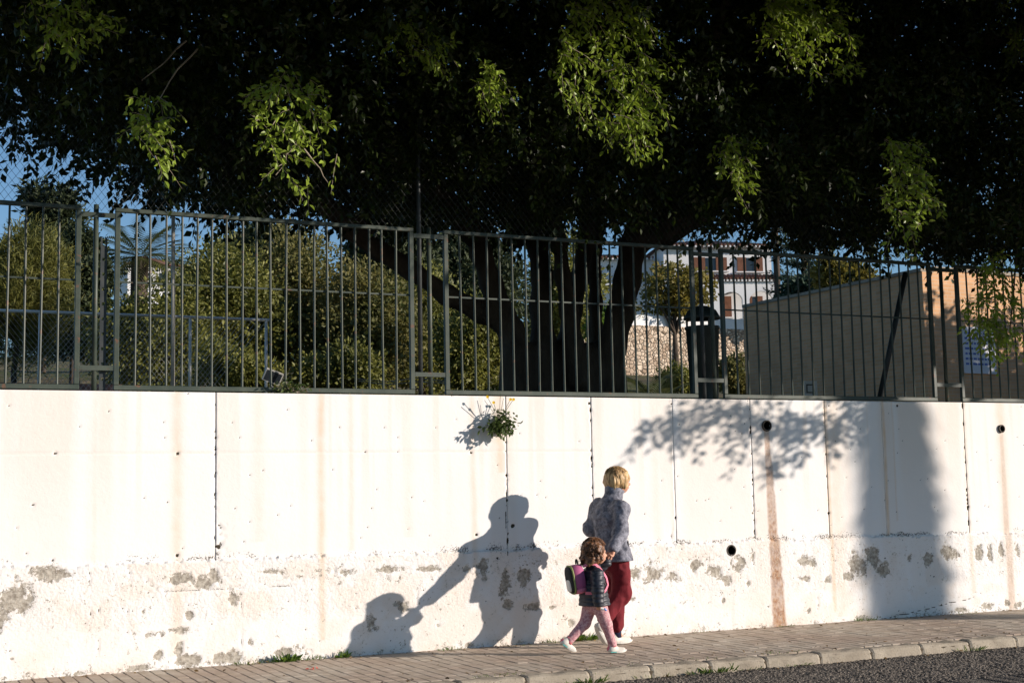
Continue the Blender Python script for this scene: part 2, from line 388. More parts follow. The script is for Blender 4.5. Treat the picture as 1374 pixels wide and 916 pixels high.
# ------------------------------------------------------------------ retaining wall
WT = 2.252
rw = thing('retaining_wall', (5.4, 0, 0), 'long weathered white retaining wall with cracks and peeling plaster', 'wall')
B().box((-40, 0.10, -0.3), (60, 0.34, WT-0.012)).obj('core', M_CORE, rw)
DR = [(8.206, 1.99, 0.047), (11.332, 1.967, 0.036), (7.723, 0.764, 0.048)]
TIES = [(1.351, 1.749, .014), (2.318, 1.743, .015), (2.324, .907, .016), (3.951, 1.748, .010), (4.961, 1.736, .014), (5.365, 1.068, .020), (1.345, .905, .011), (7.105, 1.10, .012), (8.0, 1.12, .012), (8.94, 1.10, .016), (10.8, 1.12, .018), (9.0, 2.2, .012), (5.0, 1.0, .015), (5.2, .78, .012), (6.19, 2.2, .016), (7.1, 2.2, .010), (9.9, 2.21, .013)]
PEEL = [  # (x, z, rx, rz, strength)
 (1.05, .62, .17, .13, 1), (1.35, .80, .17, .07, .9), (0.93, .45, .12, .10, .9), (1.98, .30, .05, .045, .9), (2.12, .285, .10, .05, .55), (2.05, .47, .03, .03, .9), (2.42, .43, .045, .05, .9), (2.36, .30, .12, .04, .7),
 (2.36, .72, .11, .055, 1), (2.55, .69, .15, .06, 1), (2.78, .56, .055, .09, 1), (2.62, .75, .05, .05, .8), (2.18, .12, .05, .06, 1), (2.34, .155, .045, .06, 1), (2.02, .03, .16, .035, 1), (2.42, .05, .12, .07, 1), (2.75, .055, .15, .065, .95), (2.93, .16, .04, .05, .9), (3.25, .06, .18, .06, .9), (1.55, .02, .08, .03, .9), (1.05, .16, .03, .02, .9),
 (3.12, .74, .14, .035, .9), (3.50, .74, .10, .045, .6), (3.75, .72, .16, .05, .7), (4.12, .72, .16, .04, .9), (4.55, .71, .12, .035, .8), (4.9, .70, .10, .04, .7),
 (3.98, .27, .10, .09, .75), (4.6, .22, .10, .03, .5), (4.3, .40, .14, .08, .35), (5.28, .55, .07, .14, .95), (5.45, .60, .085, .11, 1), (5.30, .37, .06, .06, .8), (5.05, .70, .07, .12, .7), (5.55, .33, .14, .04, .7), (5.75, .32, .09, .03, .6), (5.93, .17, .05, .055, .95), (5.95, .02, .07, .06, .6), (4.9, .03, .06, .05, .7),
 (6.62, .60, .10, .09, .75), (6.83, .58, .16, .13, .7), (7.02, .52, .12, .08, .7), (7.32, .64, .12, .07, .8), (7.52, .58, .13, .10, 1), (7.66, .48, .06, .08, .9), (7.80, .62, .09, .11, 1), (7.97, .70, .03, .07, .9), (7.90, .44, .06, .05, .8), (6.55, .35, .14, .03, .45), (7.6, .28, .03, .06, .6),
 (8.62, .62, .11, .07, 1), (8.60, .45, .10, .045, .9), (8.88, .43, .05, .04, .9), (8.62, .13, .03, .03, 1), (9.28, .57, .14, .13, 1), (9.45, .62, .12, .12, 1), (9.60, .50, .10, .09, 1), (9.15, .45, .08, .05, .9), (9.95, .62, .04, .05, .7), (10.18, .58, .08, .08, 1), (10.45, .66, .12, .08, 1), (10.58, .60, .10, .06, .8), (10.9, .62, .08, .10, .9), (11.05, .62, .05, .09, .9), (11.22, .64, .05, .10, .9), (11.45, .64, .05, .11, .9),
 (9.28, .02, .08, .05, 1), (10.6, .04, .25, .04, .55), (10.95, .06, .14, .05, .7), (11.25, .08, .05, .07, .95), (11.42, .05, .08, .05, .8), (12.1, .6, .2, .1, .9), (0.3, .6, .3, .12, .8)]
VJ = {2.634: .008, 5.313: .006, 6.203: .008, 7.105: .004, 8.016: .006, 8.934: .009, 9.676: .004, 10.795: .006}
HC = [(1.98, 3.3, .615, 1.2), (2.2, 4.9, .63, .9), (6.2, 12.5, .86, .8), (2.9, 4.9, .66, .6), (8.9, 12, .835, .4)]
def wear(X, Z):
    """masks of the weathering at wall points"""
    n1 = fb2(X, Z, 14, 5, 1); n2 = fb2(X, Z, 4, 4, 2); n3 = fb2(X, Z, 40, 3, 3)
    peel = np.zeros_like(X)
    for (x, z, rx, rz, s) in PEEL:
        w = (np.abs(X-x) < rx*1.9) & (np.abs(Z-z) < rz*1.9)
        if not w.any(): continue
        d = np.sqrt(((X[w]-x)/(rx*.82))**2+((Z[w]-z)/(rz*.82))**2)+(n1[w]-0.5)*2.6
        peel[w] = np.maximum(peel[w], np.clip(.45+(1-d)*.50-(1-s)*.4, 0, .75))
    band = np.exp(-((Z-.70)/.10)**2)
    peel = np.maximum(peel, np.clip(.06+.42*n1+.09*band*(n2 > .5)+.15*np.exp(-(Z/.05)**2), 0, .46)*(Z < .84))
    rag = 0.885-0.0035*X+0.05*(fb2(X, 0*Z, 3, 5, 5)-.5)+.03*(fb2(X, Z, 22, 3, 15)-.5)
    dz = Z-rag
    ragf = np.exp(-((dz-.004)/.020)**2)*(.30+.75*sstep(.40, .62, fb2(X, 0*Z, 6, 3, 14)))*np.interp(X, [0, 2.2, 2.4, 6, 6.4], [.55, .55, .7, .75, 1])+.55*np.exp(-((dz-.035)/.045)**2)*sstep(.5, .62, n2)+.35*np.exp(-((dz+.05)/.05)**2)*sstep(.5, .62, n2)
    crack = np.zeros_like(X)
    for (x0, x1, z0, s) in HC:
        zz = z0+0.035*(fb2(X, 0*Z, 5, 6, 6)-.5)
        crack = np.maximum(crack, .47*s*np.exp(-((Z-zz)/.008)**2)*sstep(.36, .60, fb2(X, 0*Z, 7, 3, 12))*(X > x0)*(X < x1))
    for (x, z0, z1) in ((1.70, .05, .55), (1.63, .3, .8), (1.93, .45, .83), (4.42, .30, .66), (5.31, .62, 1.4), (7.05, .86, 1.0), (8.75, .1, .4), (2.86, .1, .7), (7.25, .3, .42)):
        xx = x+0.05*(fb2(0*X, Z, 7, 4, int(x*100))-.5)
        crack = np.maximum(crack, .8*np.exp(-((X-xx)/.005)**2)*(Z > z0)*(Z < z1)*sstep(.38, .5, fb2(0*X, Z, 9, 2, 5)))
    # long oblique crack in the shade at the right foot
    zz = 0.10+(X-9.9)*0.13+0.03*(fb2(X, 0*Z, 9, 3, 2)-.5); crack = np.maximum(crack, .8*np.exp(-((Z-zz+.06)/.006)**2)*(X > 9.2)*(X < 10.8))
    for (x, z, r) in TIES:
        d = np.hypot(X-x, Z-z); crack = np.maximum(crack, 1-sstep(r*.7, r*1.15, d+(n3-.5)*.008))
    for x in VJ:
        near = np.exp(-((X-x)/.016)**2)*sstep(.52, .62, n3*.6+n1*.4)*.85*(.4 if VJ[x] < .005 else 1)
        crack = np.maximum(crack, near*(Z > .86))
    near = (X > 2.64)*(X < 2.80)*(Z > .9)*(Z < 1.2)*np.exp(-((X-2.64)/.07)**2); crack = np.maximum(crack, near*.8*sstep(.56, .66, n3))
    crack = np.maximum(crack, .85*(fb2(X, Z, 55, 2, 21) > .865))
    stain = np.zeros_like(X)
    sx = fb2(X, Z*.03, 3.2, 3, 31); stain = np.maximum(stain, .22*sstep(.53, .66, sx)*(0.45+.55*sstep(.8, 2.2, Z)))
    sx = fb2(X, Z*.02, 16, 2, 33); stain = np.maximum(stain, .16*sstep(.56, .72, sx)*sstep(.8, 2.0, Z))
    for (x, wd, s, z0) in ((2.32, .05, .33, .1), (3.55, .035, .45, .15), (3.82, .025, .25, .9), (4.98, .03, .30, .6), (8.95, .03, .55, .1), (9.05, .10, .28, .05), (9.70, .022, .62, .85), (9.82, .012, .35, 1.0), (10.8, .03, .35, .2), (11.33, .07, .35, .02), (1.66, .03, .18, .8), (0.6, .04, .4, .2), (7.08, .025, .2, .9), (6.9, .05, .15, .9), (3.0, .06, .16, 1.0), (4.35, .05, .14, 1.0), (5.25, .05, .4, 1.55), (8.1, .2, .18, 0)):
        stain = np.maximum(stain, 1.25*s*np.exp(-((X-x-.02*(n2-.5))/wd)**2)*(Z > z0)*(0.6+0.8*(n1-.2)))
    stain = np.maximum(stain, .30*np.exp(-(Z/.16)**2)*sstep(.35, .65, n2))
    stain = np.maximum(stain, .22*sstep(.45, .65, n2)*(Z < .86))
    rust = np.zeros_like(X)
    for (x, z, r), (s, w0, w1) in zip(DR, ((.95, .030, .085), (.36, .025, .05), (0.12, .02, .02))):
        t = np.clip((z-Z)/z, 0, 1); wd = w0+(w1-w0)*t; ctr = x+.06*t*(s > .5)
        e = 1-sstep(.75, 1.15, np.abs(X-ctr)/wd+(n1-.5)*.7)
        rust = np.maximum(rust, s*e*(Z < z-.02)*(.55+.7*n1)*(0.75+.4*t))
    grit = 0.12+0.88*(1-sstep(-.02, .03, dz))
    lowsmooth = sstep(.33, .40, Z+.06*(n2-.5)); grit = grit*(.45+.55*lowsmooth)
    return dict(peel=np.clip(peel, 0, 1), crack=np.clip(crack, 0, 1), stain=np.clip(stain, 0, 1), rust=np.clip(rust, 0, 1), grit=grit, rag=np.clip(ragf, 0, 1)), rag, (n1, n2, n3)
STEP = 0.0125
def wall_panel(x0, x1, g0, g1, step=STEP):
    xs = np.linspace(x0+g0/2, x1-g1/2, max(3, int((x1-x0)/step))); zs = np.linspace(0.60, WT, int((WT-.6)/step))
    xs = np.concatenate([[xs[0]+.0005], xs, [xs[-1]-.0005]]); zs = np.concatenate([zs, [WT]])
    X, Z = np.meshgrid(xs, zs, indexing='ij'); at_, rag, (n1, n2, n3) = wear(X, Z)
    Yv = 0.012*(fb2(X, Z, 1.3, 3, 41)-.5)+.003*(fb2(X, Z, 5, 3, 42)-.5)+at_['crack']*.010+.0012*(n3-.5)
    line = np.exp(-((Z-1.752-.004*(n2-.5))/.006)**2)*(X < 6.2)*(X > -3); Yv = Yv+.005*line
    at_['stain'] = np.maximum(at_['stain'], .30*line)
    Yv[0, :] = .10; Yv[-1, :] = .10; Yv[:, -1] = .12
    cx = (X[:-1, :-1]+X[1:, 1:])/2; czz = (Z[:-1, :-1]+Z[1:, 1:])/2
    keep = np.ones(cx.shape, bool)
    for (x, z, r) in DR: keep &= np.hypot(cx-x, czz-z) > r
    V = np.stack([X, Yv, Z], -1).reshape(-1, 3)
    obj('panel', V, grid_faces(len(xs), len(zs), keep), M_WALL, rw, {k: v.ravel() for k, v in at_.items()}, True)
J = [-0.1]+sorted(VJ)+[12.65, 14.5]; G = {**VJ, -0.1: .006, 12.65: .006, 14.5: .004}
for a, b in zip(J[:-1], J[1:]): wall_panel(a, b, G[a], G[b])
wall_panel(-12, -.1, .004, .006, .05); wall_panel(14.5, 40, .004, .004, .08)
def plinth(x0, x1, step):
    xs = np.linspace(x0, x1, int((x1-x0)/step)); zs = np.linspace(-.12, .95, int(1.07/step))
    X, Z = np.meshgrid(xs, zs, indexing='ij'); at_, rag, (n1, n2, n3) = wear(X, Z)
    edge = Z-rag-(n3-.5)*.03
    Yv = -.016-.006*(fb2(X, Z, 3, 3, 51)-.5)-.005*(n1-.5)*at_['grit']-.004*(n3-.5)*at_['grit']+.007*sstep(.46, .56, at_['peel']+(n3-.5)*.5)+.010*at_['crack']
    for (x, z, r) in DR: pass
    Yv = np.where(edge > -.012, .012, Yv)
    keep = (edge[:-1, :-1] < .004)
    cx = (X[:-1, :-1]+X[1:, 1:])/2; czz = (Z[:-1, :-1]+Z[1:, 1:])/2
    for (x, z, r) in DR: keep &= np.hypot(cx-x, czz-z) > r
    V = np.stack([X, Yv, Z], -1).reshape(-1, 3)
    obj('plinth', V, grid_faces(len(xs), len(zs), keep), M_WALL, rw, {k: v.ravel() for k, v in at_.items()}, True)
plinth(-0.1, 14.5, STEP); plinth(-12, -.1, .05); plinth(14.5, 40, .08)
for (x, z, r) in DR:
    n = 20; th = np.arange(n)*2*math.pi/n; V = []
    for rr, y in ((r+.006, .09), (r+.009, -.018), (r-.002, -.024), (r-.004, .09)):
        V += [(x+rr*math.cos(t), y, z+rr*math.sin(t)) for t in th]
    Q = [[k*n+i, k*n+(i+1) % n, (k+1)*n+(i+1) % n, (k+1)*n+i] for k in range(3) for i in range(n)]
    p = B().add(V, Q).obj('drain_pipe', M_PIPE, rw, True)
    V = [(x+(r-.004)*math.cos(t), y, z+(r-.004)*math.sin(t)) for y in (-.012, .088) for t in th]
    Q = [[i, (i+1) % n, n+(i+1) % n, n+i] for i in range(n)]
    B().add([(a*1.0, b, c_) for a, b, c_ in V], Q, [[n, n+i, n+i+1] for i in range(1, n-1)]).obj('bore', M_BORE, p)

# ------------------------------------------------------------------ fence on the wall
FY, FZ0, FZ1, FZM = 0.15, 2.272, 3.80, 3.17
bar_me = B().tube([(0, 0, 0), (0, 0, FZ1-FZ0-.06)], 0.0100, 6).mesh('bar', M_FENCE)
def fence_panel(x0, x1, label, nb=19, lean=0.0):
    t = thing('bar_fence', ((x0+x1)/2, FY, FZ0), label, 'fence', 'green bar fence panels on top of the white wall')
    h = .02
    B().bev((x0, FY-h, FZ0), (x1, FY+h, FZ0+.042), .004).obj('bottom_rail', M_FENCE, t)
    B().bev((x0, FY-h, FZ1-.035), (x1, FY+h, FZ1), .004).obj('top_rail', M_FENCE, t)
    for xa in (x0, x1-.042): B().bev((xa, FY-h, FZ0+.043), (xa+.042, FY+h, FZ1-.036), .004).obj('stile', M_FENCE, t)
    B().box((x0+.043, FY+.003, FZM), (x1-.043, FY+.012, FZM+.015)).obj('middle_rail', M_FENCE, t)
    for i in range(nb):
        x = x0+.042+(x1-x0-.084)*(i+1)/(nb+1)+random.uniform(-.004, .004)
        o = inst('bar', bar_me, (x, FY-.004, FZ0+.03), t); o.rotation_euler = (random.uniform(-.006, .006), random.uniform(-.006, .006), 0)
    return t
fence_panel(-1.16, 1.544, 'leftmost green bar fence panel, in front of the yellowish pine')
fence_panel(1.817, 4.478, 'sunlit green bar fence panel in front of the palm and tall bushes')
fence_panel(4.778, 7.5, 'green bar fence panel in front of the many-stemmed tree trunk')
fence_panel(7.811, 10.577, 'shaded green bar fence panel in front of the tan brick building')
fence_panel(10.928, 13.66, 'rightmost green bar fence panel, half hidden by hanging leaves')
def post(xs, x0, x1, label, tall=None, mats=(M_FENCE, M_FENCE)):
    t = thing('fence_post', (xs[0], FY, WT), label, 'post', 'posts between the fence panels')
    for i, x in enumerate(xs):
        B().tube([(x, FY+.01, WT-.02), (x, FY+.01, tall if (tall and i == 0) else FZ1+.02)], .021, 10).obj('tube', mats[i % 2], t, True)
    for z in (FZ0+.16, FZ1-.09):
        B().box((x0+.002, FY-.017, z), (x1-.002, FY-.013+.006, z+.04)).obj('bracket', M_FENCE, t)
post([1.665], 1.544, 1.817, 'round green post with brackets beside the perforated dark strip')
post([4.543, 4.640], 4.478, 4.778, 'pair of round posts, one rising into the dark tree crown', 6.0, (M_FENCEDK, M_FENCE))
post([7.588, 7.715], 7.5, 7.811, 'pair of dark posts in front of the hooded litter bin', None, (M_FENCEDK, M_FENCE))
post([10.735], 10.577, 10.928, 'round post between brackets near the hanging leafy branch')
b = B(); x0, y0 = 1.735, FY+.035; zz = WT+.002
b.box((x0-.026, y0, zz), (x0-.012, y0+.006, FZ1-.25)); b.box((x0+.012, y0, zz), (x0+.026, y0+.006, FZ1-.25))
while zz < FZ1-.36: b.box((x0-.012, y0+.0005, zz), (x0+.012, y0+.0055, zz+.10)); zz += .125
st = b.obj('perforated_strip', M_FENCEDK); tag(st, 'dark perforated steel strip upright beside the round post', 'strip')
b = B(); p0, p1 = at(1180, 536, Y=.45), at(1215, 366, Y=.45); b.tube([p0, p1], .03, 8)
tag(b.obj('diagonal_brace', M_FENCEDK, None, True), 'dark slanting brace pole behind the shaded fence panel', 'pole')
b = B(); p = at(233, 400, Y=.9); b.tube([(p[0], .9, 2.2), (p[0]-.01, .9, 3.95)], .017, 8)
tag(b.obj('pale_pole', M_GALV, None, True), 'thin pale metal pole behind the sunlit fence panel', 'pole')
# wire net stretched above the fence
b = B(); Z0, Z1, pit = FZ1-.02, 5.35, 0.062
def netsag(x): return .10*math.sin(x*1.1)+.05*math.sin(x*2.7+1)
for sg in (1, -1):
    x = -3.5
    while x < 14:
        xa, xb = (x, x+(Z1-Z0)*.8) if sg > 0 else (x+(Z1-Z0)*.8, x)
        pts = [(xa+(xb-xa)*s+.008*math.sin(30*s+x*9), FY+.05+.03*math.sin(4*s+x), Z0+(Z1-Z0)*s+netsag(xa+(xb-xa)*s)*s) for s in np.linspace(0, 1, 7)]
        b.tube(pts, .0016, 3, False); x += pit
nt_ = thing('wire_net', (5, FY, FZ1), 'fine diamond wire net stretched above the fence up into the tree', 'net')
tag(b.obj('strand_mesh', M_NET, nt_), kind='stuff')
B().tube([(x, FY+.05, 5.37+netsag(x)) for x in np.linspace(-2.7, 14, 60)], .004, 4).obj('top_cable', M_NET, nt_)

# ------------------------------------------------------------------ foliage helpers
def unit(v): return v/(np.linalg.norm(v, axis=-1, keepdims=True)+1e-9)
def leaf_geo(P, D, Nn, L, ratio=0.5, six=True, tone=None, fold=0.25):
    n = len(P); L = np.broadcast_to(np.asarray(L, float), (n,))[:, None]
    D = unit(D); S = unit(np.cross(D, Nn)); Nn = np.cross(S, D); w = L*ratio*0.5
    if six:
        V = np.stack([P, P+D*L*.30+S*w*.85+Nn*w*fold, P+D*L*.62+S*w*.8+Nn*w*fold*.7, P+D*L-Nn*L*.12, P+D*L*.62-S*w*.8+Nn*w*fold*.7, P+D*L*.30-S*w*.85+Nn*w*fold], 1)
        b = np.arange(n)[:, None]*6
        F = np.concatenate([b+np.array([[0, 1, 2, 3]]), b+np.array([[0, 3, 4, 5]])])
    else:
        V = np.stack([P, P+D*L*.45+S*w+Nn*w*fold, P+D*L, P+D*L*.45-S*w+Nn*w*fold], 1)
        b = np.arange(n)[:, None]*4; F = b+np.array([[0, 1, 2, 3]])
    tone = RNG.random(n) if tone is None else tone
    return V.reshape(-1, 3), F, np.repeat(tone, V.shape[1])
def sprays(C, d, length, nl, L, droop=0.25, six=True, ratio=0.5, lit_tone=None):
    """leafy twigs: C starts, d directions; returns leaf geometry and twig geometry"""
    C, d = np.asarray(C, float), unit(np.asarray(d, float)); mN = len(C)
    length = np.broadcast_to(np.asarray(length, float), (mN,))
    Ps, Ds, Ns, Ts, Ls = [], [], [], [], []
    side = unit(np.cross(d, RNG.normal(size=(mN, 3))))
    up = np.cross(side, d)
    base_t = RNG.random(mN)*.03 if lit_tone is None else np.broadcast_to(lit_tone, (mN,))*.7  # paler leaves paint sun onto the clumps; other sprays stay dark
    for j in range(nl):
        t = (j+.4)/nl
        pos = C+d*(length*t)[:, None]+A(0, 0, -1)*(droop*length*t*t)[:, None]
        a = j*2.4+RNG.random(mN)*.9
        out = side*np.cos(a)[:, None]+up*np.sin(a)[:, None]
        dl = unit(out*.9+d*.6+A(0, 0, -.55)+RNG.normal(size=(mN, 3))*.25)
        Ps.append(pos+out*.01); Ds.append(dl); Ns.append(unit(RNG.normal(size=(mN, 3))*.6+A(.25, -.35, .7)))
        Ts.append(np.clip(base_t+RNG.random(mN)*(.09 if lit_tone is None else .45), 0, 1)); Ls.append(L*(.7+.55*RNG.random(mN)))
    g = leaf_geo(np.concatenate(Ps), np.concatenate(Ds), np.concatenate(Ns), np.concatenate(Ls), ratio, six, np.concatenate(Ts))
    # twigs: thin three-sided strands with 3 stations
    r = .0028; st = []
    for t in (0, .5, 1.0):
        pos = C+d*(length*t)[:, None]+A(0, 0, -1)*(droop*length*t*t)[:, None]
        for k in range(3):
            a = k*2.094; st.append(pos+(side*math.cos(a)+up*math.sin(a))*r*(1.3-t))
    TV = np.stack(st, 1).reshape(-1, 3); b = np.arange(mN)[:, None]*9
    TF = np.concatenate([b+np.array([[s*3+k, s*3+(k+1) % 3, s*3+3+(k+1) % 3, s*3+3+k]]) for s in (0, 1) for k in range(3)])
    return g, (TV, TF)
def join_geo(gs):
    V, F, T, n = [], [], [], 0
    for v, f, t in gs: V.append(v); F.append(f+n); T.append(t); n += len(v)
    return np.concatenate(V), np.concatenate(F), np.concatenate(T)
def join2(gs):
    V, F, n = [], [], 0
    for v, f in gs: V.append(v); F.append(f+n); n += len(v)
    return np.concatenate(V), np.concatenate(F)
def wobble(p0, p1, k=8, amp=.12, seed=0, sag=0.0):
    p0, p1 = np.array(p0, float), np.array(p1, float); s = np.linspace(0, 1, k)[:, None]
    n = np.stack([fbm(np.stack([s[:, 0]*3+seed*7.3+i*11, 0*s[:, 0]+i, 0*s[:, 0]], -1), 3, seed)-.5 for i in range(3)], -1)
    L = np.linalg.norm(p1-p0)
    return p0+(p1-p0)*s+n*amp*L*np.sin(s*math.pi)+A(0, 0, 1)*sag*L*np.sin(s*math.pi)

# ------------------------------------------------------------------ sdf modelling (trunks and people)
def sd_cap(P, a, b, ra, rb, sc=None):
    a, b = np.array(a, float), np.array(b, float)
    if sc is not None:
        sc = np.array(sc, float); mnn = sc.min(); P = P/sc; a = a/sc; b = b/sc; ra, rb = ra, rb
    else: mnn = 1.0
    ab = b-a; L2 = ab@ab
    pa = P-a
    t = np.clip(pa@ab/L2, 0, 1) if L2 > 1e-12 else np.zeros(P.shape[:-1])
    d = np.sqrt(((pa-t[..., None]*ab)**2).sum(-1))-(ra+(rb-ra)*t)
    return d*mnn
def smin(a, b, k):
    if k <= 0: return np.minimum(a, b)
    h = np.maximum(k-np.abs(a-b), 0)/k
    return np.minimum(a, b)-h*h*k*.25
def surfnets(f, o, h):
    s = f < 0; nx, ny, nz = f.shape; c = (nx-1, ny-1, nz-1)
    acc = np.zeros(c+(3,), np.float32); cnt = np.zeros(c, np.float32)
    def sl(i, j, k): return f[i:i+c[0], j:j+c[1], k:k+c[2]]
    for (i, j, k), ax in [((0, j, k), 0) for j in (0, 1) for k in (0, 1)]+[((i, 0, k), 1) for i in (0, 1) for k in (0, 1)]+[((i, j, 0), 2) for i in (0, 1) for j in (0, 1)]:
        e = [i, j, k]; e[ax] = 1; f0, f1 = sl(i, j, k), sl(*e); mk = (f0 < 0) != (f1 < 0)
        t = np.where(mk, f0/np.where(mk, f0-f1, 1), 0)
        for q_, base in enumerate((i, j, k)):
            acc[..., q_] += np.where(mk, t if q_ == ax else base, 0)
        cnt += mk
    cell = cnt > 0; idx = -np.ones(c, np.int64); idx[cell] = np.arange(cell.sum())
    ii = np.argwhere(cell); V = o+(ii+acc[cell]/cnt[cell][:, None])*h
    F = []
    for ax in range(3):
        e = [0, 0, 0]; e[ax] = 1
        a = s[:nx-e[0], :ny-e[1], :nz-e[2]]; b = s[e[0]:, e[1]:, e[2]:]
        pts = np.argwhere(a != b); p = [q_ for q_ in range(3) if q_ != ax]
        ok = np.all(pts[:, p] >= 1, axis=1) & np.all(pts < np.array(c), axis=1); pts = pts[ok]
        d1 = np.zeros(3, int); d1[p[0]] = 1; d2 = np.zeros(3, int); d2[p[1]] = 1
        g = lambda q_: idx[q_[:, 0], q_[:, 1], q_[:, 2]]
        quad = np.stack([g(pts-d1-d2), g(pts-d2), g(pts), g(pts-d1)], 1)
        flip = a[pts[:, 0], pts[:, 1], pts[:, 2]] ^ (ax == 1)
        quad[~flip] = quad[~flip][:, ::-1]; F.append(quad)
    F = np.concatenate(F); F = F[(F >= 0).all(1)]
    return V, F
def sdf_mesh(prims, h, k=.03, clip=None, disp=None, pad=.05):
    """prims: (a, b, ra, rb[, scale[, k]])"""
    lo = np.min([np.minimum(p[0], p[1])-max(p[2], p[3])*(max(p[4]) if len(p) > 4 and p[4] else 1) for p in prims], 0)-pad
    hi = np.max([np.maximum(p[0], p[1])+max(p[2], p[3])*(max(p[4]) if len(p) > 4 and p[4] else 1) for p in prims], 0)+pad
    n = np.ceil((hi-lo)/h).astype(int)+1
    f = np.full(tuple(n), 1.0, np.float32)
    ax = [lo[i]+np.arange(n[i])*h for i in range(3)]
    for p in prims:
        a, b, ra, rb = p[:4]; sc = p[4] if len(p) > 4 else None; kk = p[5] if len(p) > 5 else k
        R = max(ra, rb)*(max(sc) if sc else 1)+kk+3*h+.02
        i0 = np.maximum(((np.minimum(a, b)-R-lo)/h).astype(int), 0); i1 = np.minimum(((np.maximum(a, b)+R-lo)/h).astype(int)+2, n)
        X, Y, Z = np.meshgrid(*[ax[i][i0[i]:i1[i]] for i in range(3)], indexing='ij')
        P = np.stack([X, Y, Z], -1); d = sd_cap(P, a, b, ra, rb, sc)
        s_ = tuple(slice(i0[i], i1[i]) for i in range(3)); f[s_] = smin(f[s_], d, kk)
    if clip is not None or disp is not None:
        X, Y, Z = np.meshgrid(*ax, indexing='ij')
        if disp is not None:
            near = np.abs(f) < .06; f[near] += disp(np.stack([X[near], Y[near], Z[near]], -1))
        if clip is not None: f = np.maximum(f, clip(X, Y, Z))
    return surfnets(f, lo, h)

# ------------------------------------------------------------------ the big ficus over the fence
tree = thing('ficus_tree', at(760, 522, Y=3.0), 'huge dark ficus tree with many stems spreading over fence and street', 'tree')
tb = at(760, 522, Y=3.0); TX, TY = tb[0], 3.0
stems = []
def st_(px0, py0, px1, py1, r0, r1, Y0=3.0, Y1=3.0, seed=0, sag=0.0, amp=.06):
    p = wobble(at(px0, py0, Y=Y0), at(px1, py1, Y=Y1), 6, amp, seed, sag)
    for i in range(5): stems.append((p[i], p[i+1], r0+(r1-r0)*i/5, r0+(r1-r0)*(i+1)/5))
for (px, r) in ((690, .26), (720, .30), (755, .32), (790, .28), (822, .26)):
    p = at(px, 520, Y=3.0+random.uniform(-.15, .2)); stems.append((A(p[0], p[1], 1.9), p+A(0, 0, .35), r*1.25, r*.9))
st_(700, 500, 632, 300, .22, .15, 3, 2.8, 1); st_(690, 440, 455, 300, .18, .12, 3, 2.6, 2, -.02)
st_(735, 500, 716, 290, .20, .14, 3, 3.3, 3); st_(760, 500, 790, 290, .17, .13, 3.1, 3.4, 4)
st_(775, 510, 742, 280, .15, .11, 2.8, 2.9, 5); st_(812, 510, 858, 290, .25, .20, 2.9, 2.7, 6); st_(850, 330, 960, 270, .17, .13, 2.7, 2.0, 7)
st_(800, 480, 800, 300, .12, .09, 3.4, 3.6, 8)
stems = [(a_, b_, ra*.72, rb*.72) for a_, b_, ra, rb in stems]
V, F = sdf_mesh(stems, .04, .09, disp=lambda P: .05*(fbm(P*A(3, 3, 1.0), 3, 3)-.5))
obj('trunk', V, F, M_BARK, tree, None, True)
for i, (p0, p1, r0, r1) in enumerate([((6.3, 2.8, 4.3), (2.0, .5, 6.5), .16, .05), ((4.9, 2.6, 4.2), (-1, 1.5, 6.8), .12, .04), ((7.0, 3.3, 4.4), (6.0, -3.5, 7.8), .15, .05), ((8.6, 2.7, 4.4), (12.0, -1.5, 6.6), .18, .06),
        ((12.0, -1.5, 6.6), (15.5, -4.5, 8.2), .07, .03), ((9.6, 2.0, 4.9), (10.5, -4.5, 8.2), .13, .04), ((9.6, 2.0, 4.9), (16.5, .5, 7.4), .13, .05), ((7.6, 3.4, 4.4), (8.5, 6.5, 8.0), .14, .05), ((6.6, 3.3, 4.4), (3.0, 5.0, 8.0), .12, .04), ((8.5, 2.7, 4.4), (13.5, 5.0, 8.0), .12, .04), ((16.5, .5, 7.4), (20, -1, 8.6), .05, .02), ((8.2, 2.5, 4.6), (7.5, -1.0, 6.4), .09, .03),
        ((13.2, -2.4, 7.1), (12.6, -2.7, 3.6), .03, .012), ((12.6, -2.7, 3.9), (10.4, -2.4, 2.9), .012, .004), ((12.6, -2.7, 3.7), (12.2, -2.8, 2.7), .010, .004),
        ((11.3, -.9, 6.2), (11.0, -.55, 3.0), .02, .006), ((5.6, -.7, 6.9), (3.8, -1.1, 5.2), .02, .006)]):
    B().tube(wobble(p0, p1, 10, .10, i+20, .04), np.linspace(r0, r1, 10), 7).obj('limb', M_BARK, tree, True)

